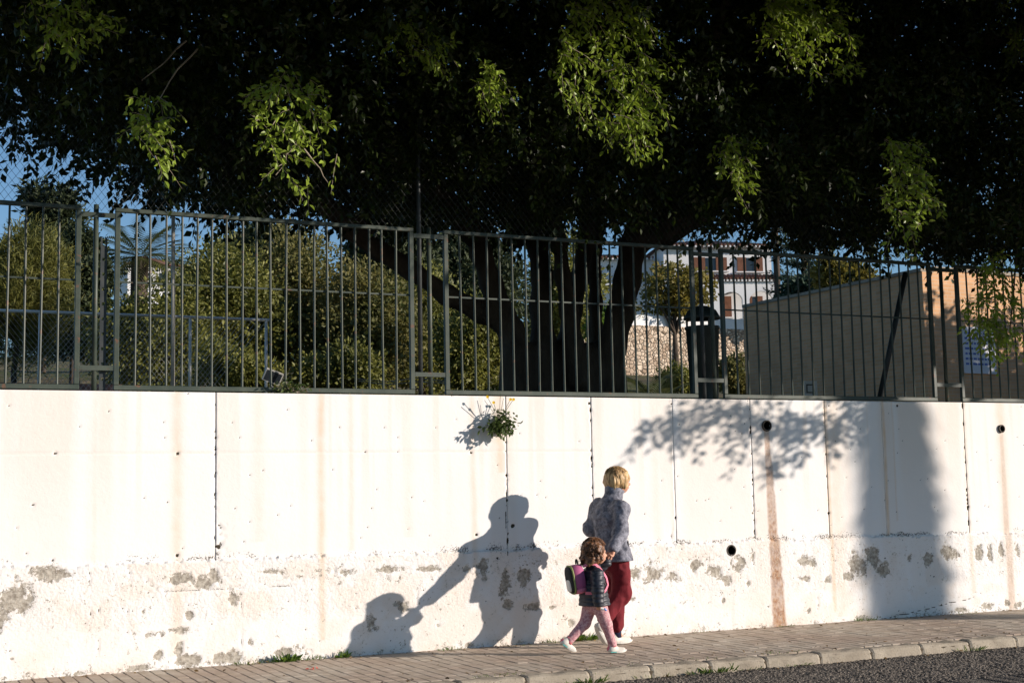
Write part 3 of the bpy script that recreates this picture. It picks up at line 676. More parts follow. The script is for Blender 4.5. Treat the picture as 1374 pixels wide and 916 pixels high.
def edge_fn(xp): return np.interp(xp, [-5, 4.6, 6.4, 7.6, 11.5, 14], [3.98, 3.98, 3.45, 2.85, 2.72, 2.65])
CL = []   # sunlit hanging clumps: centre, radii
for (px, py, rx, ry, Y) in ((90, 28, 50, 42, -1.3), (15, 18, 25, 25, -1.2), (203, 188, 26, 50, -1.1), (395, 185, 68, 85, -1.2), (652, 125, 16, 26, -1.2), (815, 95, 105, 105, -1.4), (850, 175, 50, 40, -1.3), (1085, 50, 100, 62, -1.3), (1060, 20, 60, 30, -1.4), (1215, 255, 58, 78, -1.2), (1335, 425, 52, 75, -.55), (985, 225, 26, 40, -.9), (1345, 60, 40, 40, -1.2), (560, 70, 40, 30, -1.2)):
    c_ = at(px, py, Y=Y); dep = (c_-CAM)@_f; CL.append((c_, rx*dep/FPX/.9, ry*dep/FPX))
def inside(P, lower=0.0):
    x, y, z = P[:, 0], P[:, 1], P[:, 2]
    nz = fbm(P*.55, 3, 61)-.5; nf = fbm(P*1.6, 3, 62)-.5
    r2 = ((x-8)/14.0)**2+((y-.6)/8.2)**2
    top = 10.6-3.6*r2+nz*2.0
    zb = np.where(y > 0, 3.92+.215*y, 3.92)+np.maximum(0, 2.7-x)*.50+.36*np.exp(-((x-8.2-.35*np.maximum(y, 0))/1.6)**2)
    infr = x < 11.75+1.03*y
    zb = np.where(infr | (y > 0), zb, 0)+nf*.6*(y > -1)
    t = .15-y; xp, zp = x-1.47*t, z-.455*t
    ok = (r2+nz*.5 < 1) & (z < top) & (z > zb)
    ok &= (x < 15.5+nf) | (y < -1.0)
    return ok & ((zp > edge_fn(xp)+.20+nf*.45) | (y > .2))
SH = np.cross(SUN, A(0, 0, 1)); SH = SH/np.linalg.norm(SH); SV = np.cross(SH, SUN)
def tunnels(P, mar=.05):
    keep = np.ones(len(P), bool)
    for k, (c_, rx, rz) in enumerate(CL):
        d = P-c_; s = d@SUN; wob = .75+.45*fbm(P*1.8, 2, 71)
        e = ((d@SH)/((rx*.8+mar)*wob))**2+((d@SV)/((rz+mar)*wob))**2
        keep &= ~((s > -.1) & (e < 1) & (RNG.random(len(P)) > .03))
        v_ = c_-CAM; L_ = np.linalg.norm(v_); v_ = v_/L_; e_ = P-CAM; s2 = e_@v_; p2 = np.linalg.norm(e_-s2[:, None]*v_, axis=1)
        keep &= ~((s2 < L_+.1) & (p2 < 1.05*max(rx, rz)*s2/L_*(.6+.8*fbm(P*2.6, 2, 73))))
    return keep
def sample(n, lo, hi, clump, thr):
    P = A(*lo)+RNG.random((n, 3))*(A(*hi)-A(*lo))
    P = P[inside(P)]
    g = fbm(P*clump, 3, 63); return P[g+RNG.random(len(P))*.12 > thr]
leafs, twigs = [], []
def frame(P, pad=30):
    d = P-CAM; z = d@_f; px = 687+FPX*(d@_r)/z; py = 458-FPX*(d@_u)/z
    return (px > -pad) & (px < 1374+pad) & (py > -pad) & (z > 0)
P = sample(36000, (-3, -1.6, 3.7), (15, 2.6, 8.2), .9, .40); P = P[tunnels(P)]; P = P[frame(P, 160)]
print('front sprays', len(P))
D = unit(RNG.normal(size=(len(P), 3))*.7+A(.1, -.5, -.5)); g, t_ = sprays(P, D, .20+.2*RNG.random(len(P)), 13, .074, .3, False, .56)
leafs.append(g)
P = sample(19000, (-5, 2.4, 3.9), (18, 8.5, 10.5), .7, .36)
print('rear sprays', len(P)); D = unit(RNG.normal(size=(len(P), 3))+A(0, 0, -.3)); g, t_ = sprays(P, D, .42, 13, .125, .3, False, .6); leafs.append(g)
P = sample(50000, (0, -7.5, 4.0), (22, -1.5, 10.5), .6, .30); P = P[tunnels(P, .20)]; fr_ = frame(P, 150)
print('street sprays', len(P), fr_.sum()); Q_ = P[~fr_]; D = unit(RNG.normal(size=(len(Q_), 3))+A(0, 0, -.3)); g, t_ = sprays(Q_, D, .5, 10, .21, .3, False, .66); leafs.append(g)
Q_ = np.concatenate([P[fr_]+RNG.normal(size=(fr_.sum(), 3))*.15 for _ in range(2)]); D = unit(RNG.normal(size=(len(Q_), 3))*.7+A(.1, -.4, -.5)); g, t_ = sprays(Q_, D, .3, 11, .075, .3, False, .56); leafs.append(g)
P = sample(16000, (-4, -1.6, 7.0), (18, 3, 10.6), .6, .3); P = P[tunnels(P, .20)]; P = P[~frame(P, 150)]
D = unit(RNG.normal(size=(len(P), 3))); g, t_ = sprays(P, D, .5, 10, .18, .3, False, .62); leafs.append(g)
# sunlit hanging clumps at the street side, sun also painted as paler leaf colour
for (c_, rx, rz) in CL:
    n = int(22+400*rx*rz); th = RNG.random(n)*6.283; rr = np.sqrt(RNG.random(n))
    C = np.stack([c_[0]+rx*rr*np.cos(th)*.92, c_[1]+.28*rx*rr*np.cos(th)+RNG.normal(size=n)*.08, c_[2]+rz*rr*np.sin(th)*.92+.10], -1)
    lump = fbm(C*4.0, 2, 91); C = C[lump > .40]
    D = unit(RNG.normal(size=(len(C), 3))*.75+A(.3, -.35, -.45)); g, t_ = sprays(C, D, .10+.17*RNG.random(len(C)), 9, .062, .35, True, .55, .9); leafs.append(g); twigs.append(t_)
# leafy branch hanging over the street that throws the dappled shade on the wall
C = []
for (px, py, rx, ry, n) in ((905, 570, 50, 22, 16), (960, 560, 60, 16, 14), (1040, 585, 60, 30, 26), (985, 545, 50, 10, 8), (1090, 590, 40, 26, 16), (1130, 570, 38, 30, 15), (1150, 552, 26, 20, 9), (1175, 565, 16, 26, 6), (930, 555, 40, 12, 6)):
    for _ in range(n):
        wpt = at(px+random.uniform(-rx, rx), py+random.uniform(-ry, ry)-4, Y=0); d = random.uniform(2.35, 2.75); C.append(wpt+SUNV*d)
C = np.array(C); D = unit(RNG.normal(size=C.shape)*.6+A(-.5, .1, -.3)); g, t_ = sprays(C, D, .24, 9, .085, .25, True); leafs.append(g); twigs.append(t_)
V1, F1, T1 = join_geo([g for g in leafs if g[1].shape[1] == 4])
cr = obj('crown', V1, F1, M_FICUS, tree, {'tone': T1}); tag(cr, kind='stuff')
V2, F2 = join2(twigs); tag(obj('twigs', V2, F2, M_TWIG, tree), kind='stuff')
for (a_, e_) in (((1374, 440), (1320, 405)), ((400, 190), (370, 235)), ((408, 200), (440, 245)), ((250, 55), (190, 108)), ((270, 60), (205, 145))):
    p0, p1 = at(*a_, Y=-.9), at(*e_, Y=-1.0); b = B().tube(wobble(p0, p1, 6, .15, int(a_[0])), np.linspace(.008, .003, 6), 4); b.obj('bare_twig', M_TWIG, tree)

# ------------------------------------------------------------------ other trees and bushes
def blob_tree(name, ctr, R, n, L, mat, label, cat='bush', group=None, trunk=True, nb=14, ratio=.55, seed=0, tz=None, six=False, up=0.0, tr=.09):
    ctr = np.array(ctr, float); base = A(ctr[0], ctr[1], tz if tz is not None else ctr[2]-R[2])
    t = thing(name, base, label, cat, group); rg = np.random.default_rng(seed)
    dirs = unit(rg.normal(size=(nb, 3))); bc = ctr+dirs*np.array(R)*(.35+.4*rg.random((nb, 1))); br = (.30+.25*rg.random(nb))*min(R[0], R[2])*1.15
    wt = br**2/np.sum(br**2); k = rg.choice(nb, n, p=wt)
    dd = unit(rg.normal(size=(n, 3))); rad = (.55+.5*rg.random(n)**.6)
    rad = rad*(.72+.55*fbm(dd*2.2+k[:, None]*3.1, 2, seed+3))
    P = bc[k]+dd*(br[k]*rad)[:, None]*np.array([1, 1, .9])
    m6 = max(1, n//9); par = rg.integers(0, m6, n); sprig = .18*min(1.0, R[0]/1.4); P = P[par]+rg.normal(size=(n, 3))*sprig; dd = unit(dd[par]+rg.normal(size=(n, 3))*.35)
    nn = fbm(P*(2.2/max(.5, R[0])), 3, seed+5); keep = nn+rg.random(n)*.2 > .45; P, dd = P[keep], dd[keep]
    D = unit(dd+rg.normal(size=P.shape)*.6+A(0, 0, up)); Nn = unit(dd+rg.normal(size=P.shape)*.7)
    tone = np.clip(fbm(P*1.4, 2, seed+8)*.9+rg.random(len(P))*.5-.2, 0, 1)
    V, F, T = leaf_geo(P, D, Nn, L*(.7+.6*rg.random(len(P))), ratio, six, tone)
    tag(obj('crown', V, F, mat, t, {'tone': T}), kind='stuff')
    b = B()
    if trunk:
        b.tube(wobble(base-A(0, 0, .3), ctr, 7, .06, seed), np.linspace(tr, tr*.5, 7), 6)
        for q_ in range(min(nb, 9)): b.tube(wobble(base+(ctr-base)*.55, bc[q_], 5, .1, seed+q_), np.linspace(tr*.5, tr*.2, 5), 4)
        b.obj('trunk', M_BARK, t, True)
    return t
GB = 'tall bushes behind the fence'
def pxtree(name, px, py, rx, ry, Y, n, L, mat, label, **k):
    c_ = at(px, py, Y=Y); dep = (c_-CAM)@_f; s = dep/FPX
    g = float(terz(A(c_[0]), A(c_[1]))[0])
    return blob_tree(name, c_, (rx*s, rx*s*.8, ry*s), n, L, mat, label, tz=min(g-.1, c_[2]-.3), **k)
pxtree('tall_bush', 205, 465, 80, 85, 19, 20000, .115, M_BUSH, 'olive green bush behind the mesh fence under the palm', group=GB, seed=1, nb=26)
pxtree('tall_bush', 305, 430, 85, 110, 20.5, 27000, .115, M_BUSH, 'dark green bush right of the pale pole', group=GB, seed=2, nb=30)
pxtree('tall_bush', 398, 415, 84, 115, 22, 28000, .115, M_BUSHB, 'tallest bush, green with brownish dry flowers, centre of fence', group=GB, seed=3, nb=30)
pxtree('tall_bush', 485, 440, 70, 100, 19.5, 24000, .115, M_BUSHB, 'brownish bush just left of the paired posts', group=GB, seed=4, nb=26)
pxtree('tall_bush', 566, 455, 62, 95, 21.5, 26000, .11, M_BUSH, 'green bush behind the paired posts', group=GB, seed=5, nb=26)
pxtree('tall_bush', 640, 475, 50, 75, 17, 16000, .11, M_BUSH, 'brighter green low bush at the left foot of the ficus trunk', group=GB, seed=6, nb=20)
pxtree('tall_bush', 330, 505, 70, 40, 16, 14000, .11, M_BUSH, 'low green bush below the mesh fence rail', group=GB, seed=7, nb=20)
pxtree('tall_bush', 450, 508, 70, 36, 16.5, 14000, .11, M_BUSH, 'low green bush in front of the brownish bush', group=GB, seed=27, nb=20)
pxtree('shade_tree', 105, 420, 50, 100, 27, 22000, .17, M_DARKLEAF, 'dark tree behind the first fence post', cat='tree', seed=8)
pxtree('shade_tree', 98, 360, 40, 66, 29, 18000, .17, M_DARKLEAF, 'dark tree top beside the palm', cat='tree', seed=38, nb=22)
pxtree('shade_tree', 530, 330, 90, 70, 30, 22000, .2, M_DARKLEAF, 'dark tree top behind the bushes under the ficus crown', cat='tree', seed=9)
pxtree('shade_tree', 345, 345, 80, 50, 33, 14000, .2, M_DARKLEAF, 'dark tree top behind the tallest bush', cat='tree', seed=19)
pxtree('shade_tree', 640, 375, 78, 85, 36, 26000, .2, M_DARKLEAF, 'dark tree filling the gap left of the ficus stems', cat='tree', seed=29, nb=24)
pxtree('garden_tree', 755, 400, 60, 90, 42, 20000, .2, M_BUSH, 'sunlit tree seen between the ficus stems', cat='tree', seed=10)
pxtree('garden_tree', 815, 440, 26, 45, 30, 8000, .14, M_GRASS, 'small bright green tree right of the ficus trunk', cat='tree', seed=11)
pxtree('pine_tree', 22, 395, 62, 118, 24, 30000, .22, M_PINE, 'yellowish green pine at the left edge behind the fence', cat='tree', ratio=.12, seed=12, nb=24, up=.4)
pxtree('dark_cedar', 62, 290, 40, 60, 34, 9000, .25, M_DARKLEAF, 'dark cedar top against the sky at the left', cat='tree', ratio=.3, seed=13)
pxtree('house_tree', 905, 398, 62, 40, 62, 4200, .30, M_YELLOWTREE, 'small yellowing tree in front of the white house', cat='tree', seed=14, tr=.22, nb=18)
pxtree('hill_tree', 1128, 376, 40, 26, 48, 7000, .28, M_YELLOWTREE, 'yellow green tree rising behind the brick building roof', cat='tree', seed=15)
pxtree('hill_tree', 1075, 400, 40, 30, 60, 6000, .35, M_NORF, 'dark green tree left of the brick building roof', cat='tree', seed=16)
blob_tree('added_shade_hedge', (26.6, 5.8, 4.5), (4.4, 1.6, 2.6), 16000, .2, M_BUSH, 'unseen hedge tree added in the yard to shade the brick front', cat='tree', seed=33, nb=30, tz=2.1)  # unseen hedge, added to keep sun off the lower brick front
pxtree('low_shrub', 985, 505, 26, 32, 22, 5000, .13, M_BUSHB, 'brown low shrub at the left corner of the brick building', seed=17)
pxtree('low_shrub', 915, 512, 45, 14, 30, 4000, .15, M_BUSH, 'low green shrub in front of the stone wall', seed=18)

def frond(b_, T, p0, d, L, nl=26, wl=.5, droop=.5):
    d = unit(np.array(d, float)); s = np.linspace(0, 1, nl)[1:]
    pts = p0+d*(L*s)[:, None]+A(0, 0, -1)*(droop*L*s*s)[:, None]
    side = unit(np.cross(d, A(0, 0, 1))); Ps = np.concatenate([pts, pts]); sd = np.concatenate([np.tile(side, (len(s), 1)), np.tile(-side, (len(s), 1))])
    ln = wl*np.concatenate([np.sin(s*2.6+.4)]*2)
    D = unit(sd*.8+d*.7+A(0, 0, -.35)); b_.append(leaf_geo(Ps, D, np.tile(A(0, 0, 1), (len(Ps), 1)), np.abs(ln)+.1, .10, False, np.clip(RNG.random(len(Ps))*.6+.2, 0, 1)))
def palm(name, base, h, L, nf, label, skirt=0.0, tr=.22, wl=.5):
    base = np.array(base, float); t = thing(name, base, label, 'palm'); top = base+A(.1 if not skirt else -.45, 0, h); gs = []
    for k in range(nf):
        a = k*2.39996; e = 1.1-1.5*(k/nf); frond(gs, t, top, (math.cos(a)*math.cos(e), math.sin(a)*math.cos(e), math.sin(e)), L*(.85+.3*random.random()), 26, wl, .45)
    for V, F, T in gs: obj('frond', V, F, M_PALM, t, {'tone': T})
    pts = wobble(base-A(0, 0, .4), top, 24, .01, 3); rad = np.full(24, tr)
    if skirt:
        zz = np.linspace(0, 1, 60); pts = base+np.outer(zz, top-base); rad = skirt*(1+.16*np.sin(zz*23)+.22*(np.array([fbm(A(z*14, 0, 0), 3, 5) for z in zz])-.5)); rad[zz > .97] *= .6
        b = B().tube(pts, rad, 16); b.obj('trunk', M_SKIRT, t, True)
        n = 3600; z = RNG.random(n); th = RNG.random(n)*6.283; r = np.interp(z, zz, rad)*(.92+.14*RNG.random(n))
        P = base+np.outer(z, top-base)+np.stack([r*np.cos(th), r*np.sin(th), 0*r], -1)
        D = unit(np.stack([np.cos(th)*.25, np.sin(th)*.25, 0*th-1], -1)+RNG.normal(size=(n, 3))*.2)
        V, F, T = leaf_geo(P, D, np.stack([np.cos(th), np.sin(th), 0*th], -1), .22+.15*RNG.random(n), .2, False); tag(obj('skirt', V, F, M_SKIRT, t), kind='stuff')
    else: B().tube(pts, rad, 10).obj('trunk', M_BARK, t, True)
    return t
p = at(184, 345, Y=38); gz = float(terz(A(p[0]), A(p[1]))[0])
palm('date_palm', (p[0], p[1], gz), p[2]-gz, 2.6, 38, 'feathery palm against the blue sky behind the fence', wl=.65, tr=.3)
palm('fan_palm', A(10.02, 0, -.1)+SUNV*8.0*A(1, 1, 0), 13.5, 1.6, 40, 'tall shaggy-trunked palm across the street', skirt=.25, wl=.7)
p = at(868, 500, Y=8); palm('young_palm', (p[0], 8, 2.3), .5, .95, 22, 'young palm with arching fronds right of the ficus trunk', wl=.30, tr=.07)
p = at(1041, 370, Y=70); gz = float(terz(A(p[0]), A(p[1]))[0])
palm('tall_palm', (p[0], p[1], gz), p[2]-gz+4.5, 2.2, 30, 'bare pale palm trunk at the right end of the white house', tr=.24)
# norfolk pine: regular tiers of branches
p = at(1078, 352, Y=75); t = thing('norfolk_pine', (p[0], p[1], 9), 'tiered dark pine against the blue sky right of the white house', 'tree'); gs = []
for k in range(12):
    z = p[2]-9+k*1.25; L = max(.6, 4.4-.30*k)
    for a in np.arange(7)*.9+k:
        d = A(math.cos(a), math.sin(a), .18)
        n = 150; s = RNG.random(n); P = A(p[0], p[1], z)+d*(L*s)[:, None]+RNG.normal(size=(n, 3))*.12+A(0, 0, .5)*(s*s*L*.2)[:, None]
        gs.append(leaf_geo(P, unit(d+RNG.normal(size=(n, 3))*.6), RNG.normal(size=(n, 3)), .42, .22, False))
V, F, T = join_geo(gs); tag(obj('crown', V, F, M_NORF, t, {'tone': T}), kind='stuff')
B().tube([(p[0], p[1], 8), (p[0], p[1], p[2]+6)], [.35, .08], 8).obj('trunk', M_BARK, t, True)

# ------------------------------------------------------------------ things behind the fence
t = thing('mesh_fence', at(200, 520, Y=10), 'low pale mesh fence with top rail behind the bar fence', 'fence')
L0, L1 = at(-60, 412, Y=10), at(362, 431, Y=10); zt = 4.2; zb = 2.3
B().tube([(L0[0], 10, zt), (L1[0], 10, zt)], .022, 8).obj('top_rail', M_WHITEMETAL, t, True)
for px in (53, 157, 255, 357):
    x = at(px, 470, Y=10)[0]; B().tube([(x, 10, zb), (x, 10, zt-.01)], .022, 8).obj('post', M_WHITEMETAL, t, True)
b = B(); x = L0[0]-1.9
while x < L1[0]:
    for sg in (1, -1):
        a_, e_ = A(x, 10, zb), A(x+(zt-zb)*.8, 10, zt)
        if sg < 0: a_[0], e_[0] = e_[0], a_[0]
        if min(a_[0], e_[0]) > L0[0] and max(a_[0], e_[0]) < L1[0]: b.tube([a_, (a_+e_)/2, e_], .0028, 3, False)
    x += .075
tag(b.obj('chain_link', M_LINK, t), kind='stuff')
# hooded litter bin
c0 = at(945, 520, Y=.75); t = thing('litter_bin', (c0[0], .75, 2.2), 'dark hooded litter bin behind the paired dark posts', 'bin')
def lathe(prof, c_, n=20):
    th = np.arange(n)*2*math.pi/n; V = [(c_[0]+r*math.cos(a), c_[1]+r*math.sin(a), c_[2]+z) for r, z in prof for a in th]
    Q = [[i*n+j, i*n+(j+1) % n, (i+1)*n+(j+1) % n, (i+1)*n+j] for i in range(len(prof)-1) for j in range(n)]
    return B().add(V, Q)
lathe([(0.001, 0), (.13, 0), (.135, .02), (.175, .84), (.185, .85), (.185, .875), (.165, .875), (.15, .1)], (c0[0], .75, 2.2)).obj('body', M_BIN, t, True)
lathe([(.001, 1.10), (.07, 1.092), (.15, 1.05), (.19, .98), (.195, .955), (.17, .955), (.001, .99)], (c0[0], .75, 2.2)).obj('hood', M_BIN, t, True)
for a in (.4, 2.5, 4.6):
    B().tube([(c0[0]+.16*math.cos(a), .75+.16*math.sin(a), 3.06), (c0[0]+.16*math.cos(a), .75+.16*math.sin(a), 3.17)], .012, 6).obj('stay', M_BIN, t)
# small floodlight on the wall top
c0 = at(366, 505, Y=.3); b = B(); Rm = np.array(Matrix.Rotation(.35, 3, 'Y')@Matrix.Rotation(.3, 3, 'X'))
t = thing('floodlight', (c0[0], .3, WT), 'small grey floodlight box sitting on the wall top', 'lamp')
B().box((-.08, -.02, -.055), (.08, .02, .055), Rm, c0).obj('housing', M_GALV, t)
B().box((-.07, -.024, -.045), (.07, -.021, .045), Rm, c0).obj('lens', M_GLASS, t)
B().tube([(c0[0], .32, WT), tuple(c0+A(0, .03, -.02))], .012, 6).obj('bracket', M_FENCEDK, t)
# small board
c0 = at(1087, 521, Y=3); t = thing('small_board', (c0[0], 3, 2.2), 'small white framed board with black square behind the shaded fence', 'board')
w_, h_ = .115, .10
B().box((c0[0]-w_, 3, c0[2]-h_-.1), (c0[0]+w_, 3.02, c0[2]+h_)).obj('panel', M_SIGNW, t)
b = B()
for lo, hi in (((-.06, -.06), (.06, -.045)), ((-.06, .04), (.06, .055)), ((-.06, -.045), (-.045, .04)), ((.045, -.045), (.06, .04))):
    b.box((c0[0]+lo[0], 2.994, c0[2]+lo[1]), (c0[0]+hi[0], 2.999, c0[2]+hi[1]))
b.obj('square_mark', M_BLACK, t)
B().box((c0[0]-.02, 3.03, 2.1), (c0[0]+.02, 3.06, c0[2])).obj('stand', M_FENCEDK, t)
b = B()
for i in range(2): b.tube([at(478+i*4, 508+i*3, Y=4), at(520, 512+i*4, Y=4.2), at(560, 507+i*5, Y=4.5), at(604, 512+i*2, Y=4.2)], .006, 4)
tag(b.obj('slack_cable', M_GALV), 'pale slack cable strung low behind the paired posts', 'cable')

# brick building: shaded flank towards the left, sunlit street front to the right
cor = at(1237, 364, Y=10); HB = cor[2]; far = at(997, 413, Z=HB)
fl = unit(far[:2]-cor[:2]); LF = np.linalg.norm(far[:2]-cor[:2])
fr = A(-fl[1], fl[0]); fr = fr if fr[0] > 0 else -fr
t = thing('brick_building', (cor[0], cor[1], 2.2), 'low tan brick building with flat parapet behind the shaded fence', 'building')
def slab(name, p0, d, n, L, z0, z1, thick, mat, parent, off=0.0):
    """upright slab: local x along d, local z up, for brick coursing in object space"""
    o = bpy.data.objects.new(name, mesh_np(name, *_slabgeo(L, z1-z0, thick))); o.data.materials.append(mat); link(o, parent)
    loc = A(p0[0]+n[0]*off, p0[1]+n[1]*off, z0); o.location = tuple(loc-org(parent))
    # object axes: x=d, y=up, z=n   so the brick texture's xy plane lies in the wall
    Rm = Matrix(((d[0], 0, n[0]), (d[1], 0, n[1]), (0, 1, 0))); o.rotation_euler = Rm.to_euler(); ORG[o.name] = loc
    return o
def _slabgeo(L, H, T):
    b = B().box((0, 0, -T), (L, H, 0)); return np.concatenate(b.V), [np.concatenate(b.Q)]
nL = A(-fr[0], -fr[1]); nF = A(fl[0]*-1, fl[1]*-1)
slab('flank_wall', far, -fl, nL, LF, 2.0, HB, .3, M_BRICK, t)
slab('front_wall', cor+A(*(fr*.302), 0), fr, nF, 9.0, 2.0, HB+.05, .3, M_BRICK, t)
slab('flank_coping', far, -fl, nL, LF, HB+.002, HB+.07, .36, M_KERB, t, .03)
slab('front_coping', cor+A(*(fr*.31), 0), fr, nF, 9.0, HB+.052, HB+.12, .36, M_KERB, t, .03)
rf = [cor+A(*(fr*.3), -.3-HB+HB), cor+A(*(fr*9.0), -.3), cor+A(*(fr*9.0+fl*LF), -.3), cor+A(*(fr*.3+fl*LF), -.3)]
obj('roof', np.array(rf), np.array([[0, 1, 2, 3]]), M_KERB, t)
# notice on the street front
s0 = at(1291, 440, Y=10); sgn = thing('notice_board', (s0[0], s0[1], s0[2]-1), 'white notice with blue lines of print on the brick front', 'sign')
def hit_front(px, py):
    d = ray(px, py); n3 = A(nF[0], nF[1], 0); tt = ((cor-CAM)@n3)/(d@n3); return CAM+d*tt
q0, q1 = hit_front(1289, 438), hit_front(1336, 502); u0 = (q0-cor)[:2]@fr; u1 = (q1-cor)[:2]@fr
slab('board', cor+A(*(fr*u0), 0), fr, nF, u1-u0, q1[2], q0[2], .03, M_SIGNW, sgn, .035)
HS = q0[2]-q1[2]
for k in range(7):
    z = q0[2]-HS*(.16+.11*k); x = u0+.06*(u1-u0)
    while x < u1-.15*(u1-u0):
        wd = random.uniform(.05, .12); wd = min(wd, u1-.06*(u1-u0)-x)
        slab('print_line', cor+A(*(fr*x), 0), fr, nF, wd, z, z+HS*.045, .004, M_SIGNB, sgn, .0375); x += wd+.03
# ------------------------------------------------------------------ white house on the hill
vd_ = unit(A(.30, .954)); hu = A(vd_[1], -vd_[0]); DEP = 125.0; PX = DEP/FPX
def hp(px, py, back=0.0):
    """point of the house's picture plane (metres right, up) for a photograph pixel"""
    d = ray(px, py); c3 = at(925, 400, dep=DEP); n3 = A(vd_[0], vd_[1], 0); tt = ((c3-CAM)@n3+back)/(d@n3); P = CAM+d*tt
    return (P-c3)[:2]@hu, P[2]
HC3 = at(925, 400, dep=DEP)
hs = thing('white_house', (HC3[0], HC3[1], 14), 'white two storey villa with brown shutters and tiled roofs', 'house')
RH = np.array([[hu[0], vd_[0], 0], [hu[1], vd_[1], 0], [0, 0, 1]])
def hbox(name, x0, x1, y0, y1, z0, z1, mat, parent=hs):
    return B().box((x0, y0, z0), (x1, y1, z1), RH, (HC3[0], HC3[1], 0)).obj(name, mat, parent)
def hq(px0, py0, px1, py1):
    a_, e_ = hp(px0, py1), hp(px1, py0); return a_[0], e_[0], a_[1], e_[1]
xm0, xm1, zb_, zt_ = hq(893, 331, 1034, 430); xw0, _, zb2, zt2 = hq(790, 342, 893, 430)
hbox('main_wall', xm0, xm1, .0, 9, zb_-4, zt_, M_WHITE); hbox('wing_wall', xw0, xm0-.01, 2.0, 9, zb_-4, zt2, M_WHITE)
def hip(name, x0, x1, y0, y1, z0, hgt, parent=hs):
    ov = .7; x0 -= ov; x1 += ov; y0 -= ov; y1 += ov; rdg = (y1-y0)/2
    V = [(x0, y0, z0), (x1, y0, z0), (x1, y1, z0), (x0, y1, z0), (x0+rdg, (y0+y1)/2, z0+hgt), (x1-rdg, (y0+y1)/2, z0+hgt)]
    V = np.array(V)@RH.T+A(HC3[0], HC3[1], 0)
    r = B().add(V, [[0, 1, 5, 4], [2, 3, 4, 5], [0, 3, 2, 1]], [[1, 2, 5], [3, 0, 4]]).obj(name, M_ROOF, parent)
    b = B(); x = x0
    while x <= x1:
        s = max(0.0, min(1.0, min((x-x0), (x1-x))/rdg)); e = np.array([[x, y0, z0+.03], [x, y0+s*(y1-y0)/2, z0+.03+hgt*s]])@RH.T+A(HC3[0], HC3[1], 0)
        if s > .02: b.tube(e, .10, 5)
        x += .34
    tag(b.obj('roof_tiles', M_ROOF, r), kind='stuff')
    b = B(); x = x0+.1
    while x < x1: b.box((x, y0+.02, z0-.20), (x+.16, y0+.5, z0-.02), RH, (HC3[0], HC3[1], 0)); x += .4
    tag(b.obj('eave_blocks', M_WHITE, r), kind='stuff')
hip('main_roof', xm0+.2, xm1-.6, 0, 9, zt_+.02, hp(950, 312)[1]-zt_)
hip('wing_roof', xw0, xm0-1.2, 2.2, 9, zt2+.02, .9)
def win(px0, py0, px1, py1, y0=0.0, mid=True):
    x0, x1, z0, z1 = hq(px0, py0, px1, py1); o = hbox('window', x0, x1, y0-.05, y0-.01, z0, z1, M_GLASS)
    k = (x1-x0)*(.33 if mid else .5)
    for a_, e_ in ((x0-.05, x0+k), (x1-k, x1+.05)): hbox('shutter', a_, e_, y0-.12, y0-.055, z0-.03, z1+.03, M_SHUT, o)
    hbox('sill', x0-.2, x1+.2, y0-.25, y0-.01, z0-.14, z0-.035, M_WHITE, o)
win(932, 346, 974, 363); win(990, 346, 1022, 364); win(880, 357, 902, 372, 0.0); win(798, 352, 812, 372, 2.0, False); win(842, 356, 862, 376, 2.0)
x0, x1, z0, z1 = hq(806, 366, 838, 378); b = hbox('balcony', x0, x1, 1.0, 2.0, z0-.15, z0, M_WHITE)
for x in np.arange(x0, x1, .16): hbox('baluster', x, x+.03, 1.0, 1.03, z0+.005, z1, M_IRON, b)
# tiled skirt roof over the arcade
x0, x1, z0, z1 = hq(932, 370, 1034, 379)
Vv = np.array([(x0, -2.2, z0), (x1, -2.2, z0), (x1, -.005, z1), (x0, -.005, z1), (x0, -.005, z0), (x1, -.005, z0)])@RH.T+A(HC3[0], HC3[1], 0)
sk = B().add(Vv, [[0, 1, 2, 3], [0, 4, 5, 1]], [[0, 3, 4], [1, 5, 2]]).obj('skirt_roof', M_ROOF, hs)
b = B(); b2 = B()
for x in np.arange(x0, x1, .34):
    b.tube(np.array([(x, -2.22, z0+.05), (x, -.1, z1+.05)])@RH.T+A(HC3[0], HC3[1], 0), .1, 5); b2.box((x, -2.15, z0-.2), (x+.16, -1.7, z0-.02), RH, (HC3[0], HC3[1], 0))
tag(b.obj('roof_tiles', M_ROOF, sk), kind='stuff'); tag(b2.obj('eave_blocks', M_WHITE, sk), kind='stuff')
# arcade with round arches
ax0, ax1, az0, az1 = hq(932, 382, 1034, 432); zs_ = hp(950, 404)[1]
arches = [hq(960, 390, 988, 432)[:2], hq(998, 390, 1028, 432)[:2]]
V, Q = [], []; xs_ = np.linspace(ax0, ax1, 160)
def under(x):
    for a_, e_ in arches:
        r = (e_-a_)/2; c_ = (a_+e_)/2
        if abs(x-c_) < r: return zs_-.3+math.sqrt(max(0, r*r-(x-c_)**2))*.85
    return az0-3
for x in xs_:
    for y in (-1.9, -1.6): V += [(x, y, under(x)), (x, y, az1)]
for i in range(len(xs_)-1):
    a_ = i*4; e_ = a_+4; Q += [[a_, e_, e_+1, a_+1], [a_+2, a_+3, e_+3, e_+2], [a_, a_+2, e_+2, e_], [a_+1, e_+1, e_+3, a_+3]]
B().add(np.array(V)@RH.T+A(HC3[0], HC3[1], 0), Q).obj('arcade', M_WHITE, hs)
win(962, 398, 980, 425, 0.0, False); win(1003, 398, 1022, 425, 0.0)
